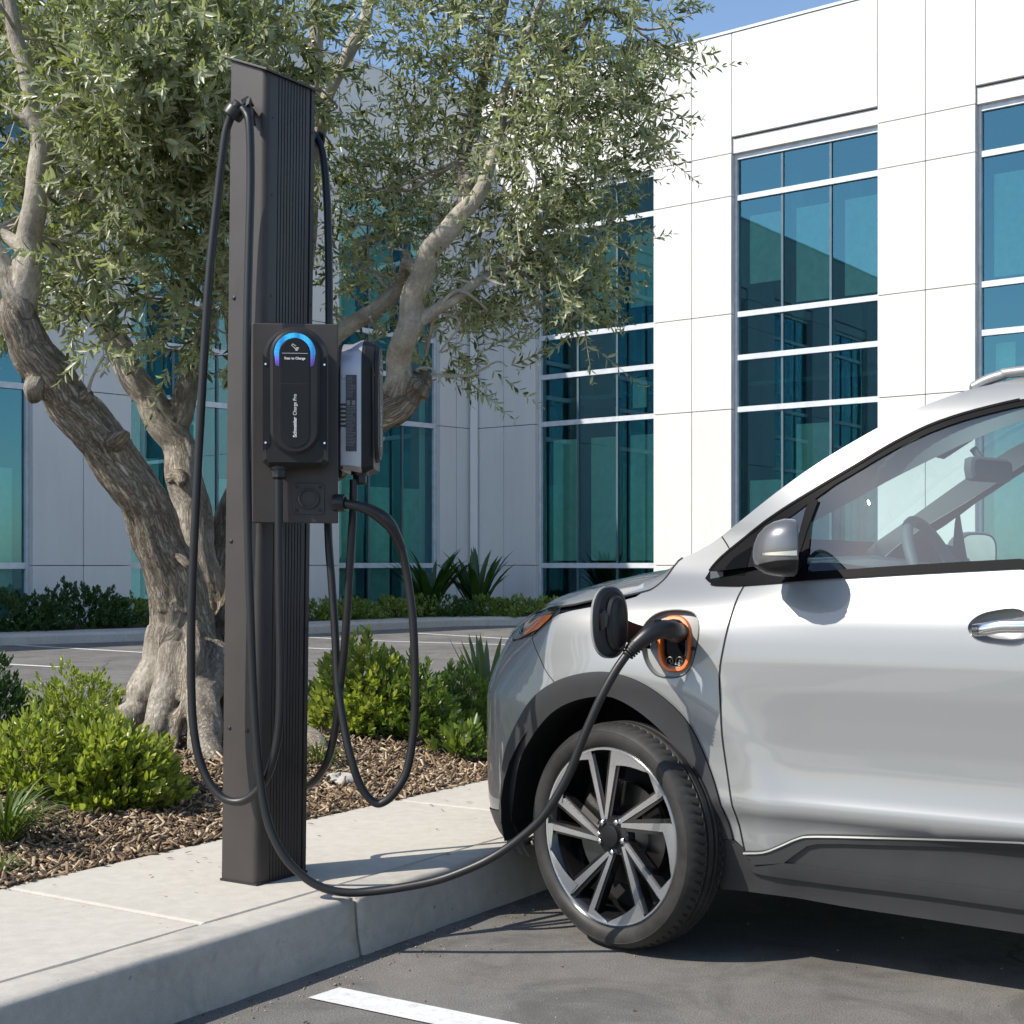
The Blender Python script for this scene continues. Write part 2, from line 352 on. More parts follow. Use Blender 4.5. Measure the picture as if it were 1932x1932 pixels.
def text_mesh(name, body, size, o, ex, ey, mat, par, extrude=.0006, bold=0.0, align='CENTER', width=None):
    cu = bpy.data.curves.new('txt', 'FONT'); cu.body = body; cu.size = size; cu.align_x = align; cu.align_y = 'CENTER'; cu.offset = bold; cu.extrude = extrude
    t = bpy.data.objects.new('txt', cu); COL.objects.link(t)
    dg = bpy.context.evaluated_depsgraph_get(); me = bpy.data.meshes.new_from_object(t.evaluated_get(dg))
    bpy.data.objects.remove(t); bpy.data.curves.remove(cu)
    if width:
        xs = [v.co.x for v in me.vertices]; me.transform(Matrix.Scale(width/(max(xs)-min(xs)), 4, (1, 0, 0)))
    ez = np.cross(ex, ey); me.materials.clear(); me.materials.append(mat)
    Mx = Matrix((*[(ex[i], ey[i], ez[i], o[i]) for i in range(3)], (0, 0, 0, 1))); me.transform(Mx)
    ob = bpy.data.objects.new(name, me); COL.objects.link(ob)
    if par is not None: parent(ob, par)
    return ob
# ------------------------------------------------------------------ camera, world, sun
def setup():
    cam = bpy.data.cameras.new('camera'); co = bpy.data.objects.new('camera', cam); COL.objects.link(co)
    co.location = (0, 0, CH); co.rotation_euler = (math.pi/2, 0, 0)
    cam.sensor_width = 36; cam.lens = 36*F/1932; cam.shift_y = (HY-966)/1932; cam.clip_start = .05; cam.clip_end = 2000
    SC.camera = co
    w = bpy.data.worlds.new('World'); SC.world = w; w.use_nodes = True; nt = w.node_tree
    bg = nt.nodes['Background']; sky = nt.nodes.new('ShaderNodeTexSky'); sky.sky_type = 'NISHITA'; sky.sun_disc = False
    EL = math.radians(44); az = math.atan2(-.906, -.423)
    sky.sun_elevation = EL; sky.sun_rotation = az % (2*math.pi); sky.air_density = 1.0; sky.dust_density = .6; sky.ozone_density = 2.5
    nt.links.new(sky.outputs[0], bg.inputs[0]); bg.inputs[1].default_value = .135
    d = Vector((.906*math.cos(EL), .423*math.cos(EL), -math.sin(EL)))
    l = bpy.data.lights.new('sun', 'SUN'); l.energy = 4.2; l.angle = math.radians(.53); l.color = (1.0, .935, .84)
    lo = bpy.data.objects.new('sun', l); COL.objects.link(lo); lo.rotation_euler = d.to_track_quat('-Z', 'Y').to_euler(); lo.location = (-8, -3, 12)
    SC.view_settings.view_transform = 'Standard'; SC.view_settings.look = 'None'; SC.view_settings.exposure = .5; SC.view_settings.gamma = 1
    SC.cycles.max_bounces = 8; SC.cycles.transparent_max_bounces = 12; SC.cycles.caustics_reflective = False; SC.cycles.caustics_refractive = False

# ------------------------------------------------------------------ ground, kerb, walk, bed
KF = -2.617; KB = -2.774; SB = -3.58; BB = -6.4      # kerb face, kerb back, sidewalk back, bed back (v)
ZW = .17
def bedz(u, v):
    u = np.asarray(u, float); v = np.asarray(v, float)
    e = np.clip((SB-v)/.9, 0, 1); f = np.clip((v-BB)/.8, 0, 1)
    return ZW-.015+.13*e*e*(3-2*e)*f*f*(3-2*f)+.012*np.sin(u*3.1+1)*np.sin(v*4.3)*e+.006*np.sin(u*11)*np.sin(v*13+2)*e
def build_ground():
    s = 600; tag(mesh('asphalt_lot', [(-s, -s, 0), (s, -s, 0), (s, s, 0), (-s, s, 0)], [(0, 1, 2, 3)], M['asphalt']), kind='structure')
    # sidewalk slabs with open joints, rounded kerb
    b = MB(); us = [-8, -4.7, -2.0, -.1, 1.35, 2.8, 4.7, 6.6, 8.5, 10.4, 12.3, 16]
    for a, c in zip(us[:-1], us[1:]):
        g = .004; e = .012
        P = [(SB+.0, -.2), (SB, ZW-.01), (SB+.008, ZW-.001), (KB-g-.006, ZW-.001), (KB-g, ZW-.008), (KB-g, -.2)]
        ring = []
        for uu, dz in ((a+g, -.004), (a+g+e, 0), (c-g-e, 0), (c-g, -.004)):
            ring.append([uv(uu, v, z+(dz if z > 0 else 0)) for v, z in P])
        n = len(P); V_ = [p for r in ring for p in r]
        b.add(V_, [(i*n+k, (i+1)*n+k, (i+1)*n+k+1, i*n+k+1) for i in range(3) for k in range(n-1)]+[tuple(range(n)), tuple(range(3*n, 4*n))[::-1]])
    o = b.build('sidewalk', M['walk']); tag(o, kind='structure')
    b = MB(); ks = [-8, -5.3, -1.9, .35, 3.275, 6.2, 9.1, 12.0, 16]
    for a, c in zip(ks[:-1], ks[1:]):
        g = .005; r = .022; P = [(KB+.003, -.2), (KB+.003, ZW-.006), (KB+.009, ZW)]
        for i in range(7):
            t = i/6*math.pi/2; P.append((KF-.018-r+r*math.sin(t), ZW-r+r*math.cos(t)))
        P += [(KF-.012, .06), (KF, .0), (KF, -.2)]
        L_ = c-a; st = [a+g, a+g+.01]+list(np.linspace(a+.05, c-.05, max(3, int(L_/.12))))+[c-g-.01, c-g]; n = len(P); V_ = []
        for q, uu in enumerate(st):
            for v, z in P:
                w = .0022*math.sin(uu*9+v*40)+.0018*math.sin(uu*23+1)
                ends = -.006 if q in (0, len(st)-1) else 0
                V_.append(uv(uu, v+(w+ends if z < ZW-.004 else 0), z+(ends+w*.5 if z > .1 else 0)))
        b.add(V_, [(i*n+k, (i+1)*n+k, (i+1)*n+k+1, i*n+k+1) for i in range(len(st)-1) for k in range(n-1)]+[tuple(range(n)), tuple(range((len(st)-1)*n, len(st)*n))[::-1]])
    o = b.build('kerb', M['kerb'], smooth=True, angle=50); tag(o, kind='structure')
    b = MB()
    b.box(uv(-8, KB-.012, ZW-.04), Uv*24, Vv*.02, (0, 0, .022)); b.box(uv(-8, SB, ZW-.06), Uv*24, Vv*(KB-SB), (0, 0, .02))
    tag(b.build('joint_filler', M['soil']), kind='structure')
    # bed
    U_ = np.arange(-6, 14, .07); V_ = np.arange(BB, SB+.001, .07); V_[-1] = SB+.002
    uu, vv = np.meshgrid(U_, V_, indexing='ij'); zz = bedz(uu, vv)+RNG.normal(0, .004, uu.shape)
    P = uu[..., None]*Uv+vv[..., None]*Vv; P[..., 2] = zz; n = len(V_)
    f = [(i*n+j, (i+1)*n+j, (i+1)*n+j+1, i*n+j+1) for i in range(len(U_)-1) for j in range(n-1)]
    tag(mesh('planting_bed', P.reshape(-1, 3), [q[::-1] for q in f], M['soil'], smooth=True), kind='structure')
    b = MB(); b.box(uv(-8, BB-.16, -.2), Uv*24, Vv*.158, (0, 0, .35)); tag(bevel(b.build('bed_kerb', M['kerb']), .02), kind='structure')
    # mulch chips
    n = 56000
    u = RNG.uniform(1.0, 9.5, n); v = SB-.0-(np.abs(RNG.normal(0, 1.0, n)) % 2.7)
    k = RNG.random(n) < .35; v[k] = SB-RNG.random(k.sum())*.7
    v = np.minimum(v, SB-.004)
    ln = RNG.uniform(.008, .034, n)*(1+.5*(RNG.random(n) < .12)); wd = ln*RNG.uniform(.12, .40, n); wd = np.clip(wd, .002, .0085); th = wd*.35
    yaw = RNG.uniform(0, 2*math.pi, n); pit = RNG.normal(0, .38, n)
    X = np.stack([np.cos(yaw)*np.cos(pit), np.sin(yaw)*np.cos(pit), np.sin(pit)], 1)
    Yd = np.stack([-np.sin(yaw), np.cos(yaw), RNG.normal(0, .4, n)], 1); Yd /= np.linalg.norm(Yd, axis=1)[:, None]
    Z = np.cross(X, Yd)
    c = u[:, None]*Uv+v[:, None]*Vv; c[:, 2] = bedz(u, v)+RNG.uniform(.002, .018, n)+np.abs(np.sin(pit))*ln*.4
    ks = RNG.random(n) < .002
    sg = np.array([(-1, -.7, -1), (1, -.5, -1), (1, .6, -1), (-1, .9, -1), (-.9, -.5, 1), (.8, -.6, 1), (.95, .5, 1), (-.9, .6, 1)])
    P = c[:, None, :]+X[:, None, :]*(sg[None, :, 0:1]*ln[:, None, None])+Yd[:, None, :]*(sg[None, :, 1:2]*wd[:, None, None])+Z[:, None, :]*(sg[None, :, 2:3]*th[:, None, None])
    fb = np.array([(0, 3, 2, 1), (4, 5, 6, 7), (0, 1, 5, 4), (1, 2, 6, 5), (2, 3, 7, 6), (3, 0, 4, 7)])
    o = fastmesh('wood_chip_mulch', P.reshape(-1, 3), (fb[None]+8*np.arange(n)[:, None, None]).reshape(-1, 4), M['chip'])
    tag(o, 'light brown wood chip mulch covering the planting bed', kind='stuff'); o['category'] = 'mulch'
    # paint
    b = MB()
    def strip(A, B, w, z=.004, skew=0):
        A = np.asarray(A, float); B = np.asarray(B, float); d = (B-A); d[2] = 0; d /= np.linalg.norm(d); s = np.array([-d[1], d[0], 0])*w/2
        up = np.array([0, 0, z]); b.add([A-s+up, B-s+up, B+s+up, A+s+up], [(0, 1, 2, 3)])
    b.add([uv(2.875, -2.475, .004), uv(2.875, 4, .004), uv(2.99, 4, .004), uv(2.99, -2.465, .004)], [(0, 1, 2, 3)])
    for (x0, y0, x1, y1) in [(29, 1217.5, 290, 1232.5), (-160, 1244, 112, 1259), (560, 1201.5, 669, 1207.5), (693, 1209, 975, 1217.5), (575, 1223, 735, 1229.3), (786, 1195, 985, 1207)]:
        strip(ground(x0, y0), ground(x1, y1), .10)
    tag(b.build('stall_marking', M['road_paint']), kind='structure')
    # grit and dry leaf bits along the kerb foot, fallen olive leaves on the walk
    n = 1500; u = RNG.uniform(.5, 6.5, n); v = KF+.004+np.abs(RNG.normal(0, .10, n)); k = RNG.random(n) < .35; v[k] = KF+RNG.random(k.sum())*2.6
    sz = RNG.uniform(.0010, .0038, n)*np.where(RNG.random(n) < .04, 2.0, 1)
    c = u[:, None]*Uv+v[:, None]*Vv; c[:, 2] = sz*.5; oc = np.array([(1, 0, 0), (0, 1, 0), (-1, 0, 0), (0, -1, 0), (0, 0, .8), (0, 0, -.6)])
    P = c[:, None, :]+oc[None]*sz[:, None, None]*RNG.uniform(.6, 1.3, (n, 6, 1)); tf = np.array([(0, 1, 4), (1, 2, 4), (2, 3, 4), (3, 0, 4), (1, 0, 5), (2, 1, 5), (3, 2, 5), (0, 3, 5)])
    o = fastmesh('grit', P.reshape(-1, 3), (tf[None]+6*np.arange(n)[:, None, None]).reshape(-1, 3), M['chip']); tag(o, 'grit and small pebbles along the foot of the kerb', 'grit', kind='stuff')
    n = 90; u = RNG.uniform(1.2, 7.5, n); v = SB+.01+np.abs(RNG.normal(0, .28, n)); v = np.where(RNG.random(n) < .2, RNG.uniform(SB, -1.8, n), v)
    zz = np.where(v > KF-.005, .004, ZW+.003); k = (v > KB-.01) & (v < KF+.03); zz = np.where(k, .17+.004, zz); v = np.where(k, KB+.04, v)
    P = u[:, None]*Uv+v[:, None]*Vv; P[:, 2] = zz; a = RNG.uniform(0, 6.28, n); A = np.stack([np.cos(a), np.sin(a), np.abs(RNG.normal(0, .12, n))], 1); B = np.stack([-np.sin(a), np.cos(a), RNG.normal(0, .25, n)], 1)
    ln = RNG.uniform(.012, .032, n); V_, Q = leafset(P, A, B, ln, ln*.13, .3, .05); o = fastmesh('fallen_leaves', V_, Q, M['chip']); tag(o, 'dry fallen olive leaves scattered on the sidewalk', 'leaves', kind='stuff')
    # far kerb, walk and planter soil
    far = [(-16, 12.2), (-10.5, 17.3), (-7.06, 20.1), (-5.33, 21.4), (-3.3, 23.5), (-1.7, 25.6), (-.5, 26.6), (.9, 26.4), (5, 23.3), (14, 16.0), (24, 8)]
    C = [p[:2] for p in catmull([np.array([*p, 0.]) for p in far], 10)]
    C = np.array(C); T = np.gradient(C, axis=0); T /= np.linalg.norm(T, axis=1)[:, None]; Nn = np.stack([-T[:, 1], T[:, 0]], 1)
    prof = [(0, -.1), (.01, .11), (.04, .15), (.15, .152), (.152, .149), (.95, .149), (.95, .12)]; n = len(prof)
    V_ = [(C[i][0]+Nn[i][0]*d, C[i][1]+Nn[i][1]*d, z) for i in range(len(C)) for d, z in prof]
    f = [(i*n+k, (i+1)*n+k, (i+1)*n+k+1, i*n+k+1) for i in range(len(C)-1) for k in range(n-1)]
    tag(mesh('far_walk', V_, f, M['kerb'], smooth=False), kind='structure')
    V_ = [(C[i][0]+Nn[i][0]*d, C[i][1]+Nn[i][1]*d, .125) for i in range(len(C)) for d in (.95, 9)]
    tag(mesh('far_bed', V_, [(i*2, i*2+2, i*2+3, i*2+1) for i in range(len(C)-1)], M['soil']), kind='structure')
    return C, Nn
def fastmesh(name, V_, Q, mat, par=None, smooth=False):
    me = bpy.data.meshes.new(name); V_ = np.ascontiguousarray(V_, dtype=np.float32); Q = np.ascontiguousarray(Q, dtype=np.int32)
    k = Q.shape[1]; me.vertices.add(len(V_)); me.vertices.foreach_set('co', V_.ravel()); me.loops.add(Q.size); me.loops.foreach_set('vertex_index', Q.ravel())
    me.polygons.add(len(Q)); me.polygons.foreach_set('loop_start', np.arange(len(Q), dtype=np.int32)*k)
    try: me.polygons.foreach_set('loop_total', np.full(len(Q), k, dtype=np.int32))
    except Exception: pass
    me.update(calc_edges=True); me.materials.append(mat)
    if smooth: me.polygons.foreach_set('use_smooth', [True]*len(Q))
    o = bpy.data.objects.new(name, me); COL.objects.link(o)
    if par is not None: parent(o, par)
    return o

# ------------------------------------------------------------------ office building
ZL = [.14, 1.1, 4.02, 4.99, 5.8, 7.98, 8.8]     # window transom heights
ZP = [.0, 1.1, 4.02, 5.8, 8.0, 8.8, 11.05]      # wall panel joints
def build_office():
    base = np.array([-.84, 31.2, 0.])
    root = thing('office_building', (-.84, 31.2, 0), 'two storey white panel office building with tall blue green windows behind the parking lot', 'building')
    up = np.array([0, 0, 1.])
    def facade(o, d, wins, s0, s1, seed):
        o = np.array([*o, 0.]); d = np.array([*d, 0.]); d /= np.linalg.norm(d)
        n = np.array([-d[1], d[0], 0.])
        if np.dot(n, -o) < 0: n = -n                      # outward, towards the camera
        rnd = random.Random(seed); w = MB(); back = MB(); g = .006
        def panel(a, b_, z0, z1, dep=0.0, gg=g):
            w.box(o+d*(a+gg)+up*(z0+gg)-n*.12-n*dep, d*(b_-a-2*gg), n*.12, up*(z1-z0-2*gg))
        edges = [s0]; 
        for a, b_ in wins: edges += [a, b_]
        edges.append(s1)
        for a, b_ in zip(edges[0::2], edges[1::2]):
            m = max(1, round((b_-a)/.95)) if b_-a > 1.2 else (2 if b_-a > .8 else 1)
            m = min(m, 2) if b_-a < 2.5 else m
            for i in range(m):
                for z0, z1 in zip(ZP[:-1], ZP[1:]): panel(a+(b_-a)*i/m, a+(b_-a)*(i+1)/m, z0, z1)
            back.box(o+d*a-n*.2, d*(b_-a), n*.09, up*11.03)
        for a, b_ in wins:
            panel(a, b_, 9.10, 11.05); panel(a, b_, 8.8, 9.08, .05, .0)
            back.box(o+d*(a+.001)-n*.26+up*8.81, d*(b_-a-.002), n*.08, up*2.2)
            # window: frame > pane, blind
            fr = MB(); dk = MB(); R = .20
            for z in ZL:
                h = .10; z_ = z-(h/2 if z not in (.14, 8.8) else (0 if z == .14 else h))
                fr.box(o+d*(a+.052)+up*z_-n*(R), d*(b_-a-.104), n*.07, up*h)
            for s_ in (a, b_-.05): fr.box(o+d*s_+up*.14-n*R, d*.05, n*.075, up*8.66)
            fo = fr.build('window', M['alu_white'], root); fo.name = 'window'
            for i in (1, 2):
                s_ = a+(b_-a)*i/3-.022
                for z0, z1 in zip(ZL[:-1], ZL[1:]): dk.box(o+d*s_+up*(z0+.05)-n*(R+.004), d*.044, n*.045, up*(z1-z0-.1))
            sub(dk.build('mullion', M['alu_dark']), fo)
            p = MB(); A = o+d*(a+.03)+up*.16-n*(R-.012)
            p.add([A, A+d*(b_-a-.06), A+d*(b_-a-.06)+up*8.6, A+up*8.6], [(0, 1, 2, 3)])
            sub(p.build('pane', M['office_glass']), fo)
            bl = MB(); W3 = (b_-a)/3
            for i in range(3):
                s_ = a+W3*i+.16; ww = W3-.30
                lo = rnd.choice([6.25, 6.4, 6.1, 5.95]); bl.box(o+d*s_+up*lo-n*(R+.22), d*(ww), n*.012, up*(7.68-lo))
                bl.box(o+d*s_+up*(rnd.choice([.2, .5, 1.2]))-n*(R+.22), d*(ww), n*.012, up*2.5)
                if rnd.random() < .4: bl.box(o+d*s_+up*4.25-n*(R+.3), d*(ww*.5), n*.012, up*.6)
            bl.split('blind', M['blind'], under=fo)
            rm = MB()
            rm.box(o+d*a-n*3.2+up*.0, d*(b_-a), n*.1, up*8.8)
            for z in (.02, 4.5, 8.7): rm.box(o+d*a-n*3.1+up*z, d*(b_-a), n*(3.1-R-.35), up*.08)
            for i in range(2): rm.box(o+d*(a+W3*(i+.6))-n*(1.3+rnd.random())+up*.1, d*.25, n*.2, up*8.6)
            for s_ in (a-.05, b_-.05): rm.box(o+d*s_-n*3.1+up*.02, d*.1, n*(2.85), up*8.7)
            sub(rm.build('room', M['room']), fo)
        if seed == 5: w.box(base+np.array([-.05, -.20, 0]), (.16, 0, 0), (0, .3, 0), up*11.06)
        wo = w.build('wall', M['wall'], root); bevel(wo, .006, 1)
        back.build('joint_backing', M['caulk'], root)
        # coping
        c = MB(); c.box(o+d*s0-n*.45+up*11.052, d*(s1-s0), n*.47, up*.05); c.build('coping', M['alu_white'], root)
        # roof mass behind, plus unseen slab and wall added to stop sun leaking through
        r = MB(); r.box(o+d*s0-n*12, d*(s1-s0), n*8.7, up*10.4); r.box(o+d*(s0+.3)-n*3.25+up*8.86, d*(s1-s0-.6), n*2.75, up*1.9); r.box(o+d*(s1-1.2)-n*3.2+up*.01, d*.2, n*2.8, up*8.7); r.build('rear_block', M['wall'], root)
    facade((-.84, 31.2), (.779, -.627), [(1.70, 4.60), (6.34, 9.25), (11.0, 13.9), (15.65, 18.55)], 0, 20.3, 3)
    dL = np.array([.68, .733]); oL = np.array([-.84, 31.2])-dL*12.38
    facade(oL, dL, [(-9.96, -7.1), (-5.3, -2.5), (-.65, 2.15), (4.0, 6.85), (8.66, 11.4)], -11.8, 12.38, 5)
    return root
def sub(o, p):
    o.parent = p; o.matrix_parent_inverse = p_world(p).inverted(); return o
def p_world(p):
    # world matrix of a part: its own verts are world coordinates, parented with the inverse of an empty => identity
    return Matrix.Identity(4)

# ------------------------------------------------------------------ plants
def leafset(P, A, B, ln, wd, fold=.25, curl=.12):
    """P base points, A axis, B side direction; returns verts and quads (2 per leaf)"""
    n = len(P); A = A/np.linalg.norm(A, axis=1)[:, None]; B = B-A*np.sum(A*B, 1)[:, None]; B /= np.linalg.norm(B, axis=1)[:, None]+1e-9
    C = np.cross(A, B); ln = np.broadcast_to(ln, n)[:, None]; wd = np.broadcast_to(wd, n)[:, None]
    b = P; tip = P+A*ln-C*ln*curl
    def q(t, s, w): return P+A*ln*t+B*wd*s*w+C*(wd*fold*abs(s)*w-ln*curl*t*t)
    V_ = np.stack([b, q(.32, 1, .9), q(.68, 1, .85), tip, q(.68, -1, .85), q(.32, -1, .9)], 1)
    Q = np.array([(0, 1, 2, 3), (0, 3, 4, 5)])[None]+6*np.arange(n)[:, None, None]
    return V_.reshape(-1, 3), Q.reshape(-1, 4)
def rdir(n, up=0.0):
    v = RNG.normal(size=(n, 3)); v[:, 2] += up; return v/np.linalg.norm(v, axis=1)[:, None]
def shrub(name, c, rx, ry, h, nwh, leaf, mat, label, cat='shrub', group=None, per=7, stem=True, bottom=0.05, openness=.55, fr=.42):
    """bushy plant: whorls of leaves at shoot tips over a lumpy dome"""
    c = np.asarray(c, float); root = thing(name, c, label, cat, group)
    d = rdir(nwh, .25); d[:, 2] = np.abs(d[:, 2])*.98+.0
    k = RNG.random(nwh) < .3; d[k, 2] *= .2
    d /= np.linalg.norm(d, axis=1)[:, None]
    lump = 1+.10*np.sin(d[:, 0]*5+c[0]*7)*np.sin(d[:, 1]*6+1)+.06*np.sin(d[:, 2]*9+d[:, 0]*7)
    rad = (1-openness*RNG.random(nwh)**1.8)*lump*(1+RNG.normal(0, .05, nwh))
    P = c+np.stack([d[:, 0]*rx*rad, d[:, 1]*ry*rad, bottom+d[:, 2]*h*rad], 1)
    ax = d*np.array([1, 1, .8])+np.array([0, 0, .75])+RNG.normal(0, .28, (nwh, 3)); ax /= np.linalg.norm(ax, axis=1)[:, None]
    P = np.repeat(P, per, 0); ax = np.repeat(ax, per, 0); m = len(P)
    ph = np.tile(np.arange(per)*2.399, nwh)+np.repeat(RNG.uniform(0, 6.28, nwh), per); lvl = np.tile(np.linspace(0, 1, per), nwh)
    ref = np.cross(ax, np.array([.3, .2, 1.])); ref /= np.linalg.norm(ref, axis=1)[:, None]; r2 = np.cross(ax, ref)
    out = np.cos(ph)[:, None]*ref+np.sin(ph)[:, None]*r2
    sp = (1.15-.75*lvl)[:, None]
    A = ax*(1-.0*sp)+out*sp+RNG.normal(0, .12, (m, 3)); B = np.cross(out, ax)+RNG.normal(0, .15, (m, 3))
    P = P-ax*(leaf*.9*(1-lvl))[:, None]
    ln = leaf*RNG.uniform(.65, 1.15, m); V_, Q = leafset(P, A, B, ln, ln*fr*.5)
    fastmesh('foliage', V_, Q, mat, root)
    if stem:
        b = MB()
        for i in range(26):
            dd = d[i]; e = c+np.array([dd[0]*rx*.8, dd[1]*ry*.8, bottom+dd[2]*h*.8]); mid = (c+e)/2+np.array([0, 0, -.02])
            b.tube([c+np.array([dd[0], dd[1], 0])*.02, mid, e], [.006, .004, .002], 5)
        b.build('stem', M['bark'], root)
    return root
def blades(name, c, n, ln, wd, mat, label, cat, spread=.8, stiff=0, group=None, lift=.9):
    """tuft of strap leaves that arch outwards"""
    c = np.asarray(c, float); root = thing(name, c, label, cat, group); V_ = []; Q = []; S = 7
    for i in range(n):
        a = RNG.uniform(0, 6.283); sp = spread*RNG.uniform(.15, 1)**.8; l_ = ln*RNG.uniform(.6, 1.1); w_ = wd*RNG.uniform(.7, 1.1)
        o = np.array([math.cos(a), math.sin(a), 0]); side = np.array([-math.sin(a), math.cos(a), 0]); p = c+o*RNG.uniform(0, .025)*(ln/.25); el = math.atan2(lift, sp); k = len(V_)
        for j in range(S):
            t = j/(S-1); e = el-(1-stiff)*t*t*(.9+.8*sp); 
            if j: p = p+(o*math.cos(e)+np.array([0, 0, math.sin(e)]))*l_/(S-1)
            w = w_*(math.sin(math.pi*(.12+.88*t**.8))**.6+.02) if t < 1 else .0004
            upn = np.array([0, 0, 1.])*math.cos(e)-o*math.sin(e)
            V_ += [p-side*w/2+upn*w*.18, p, p+side*w/2+upn*w*.18]
        for j in range(S-1): 
            q = k+j*3; Q += [(q, q+1, q+4, q+3), (q+1, q+2, q+5, q+4)]
    fastmesh('blade', np.array(V_), np.array(Q), mat, root, smooth=True)
    return root
def bedpt(x, y):
    """pixel to a point on the planting bed"""
    z = ZW
    for _ in range(6):
        p = ground(x, y, z); z = float(bedz(p@Uv, p@Vv))
    return ground(x, y, z)
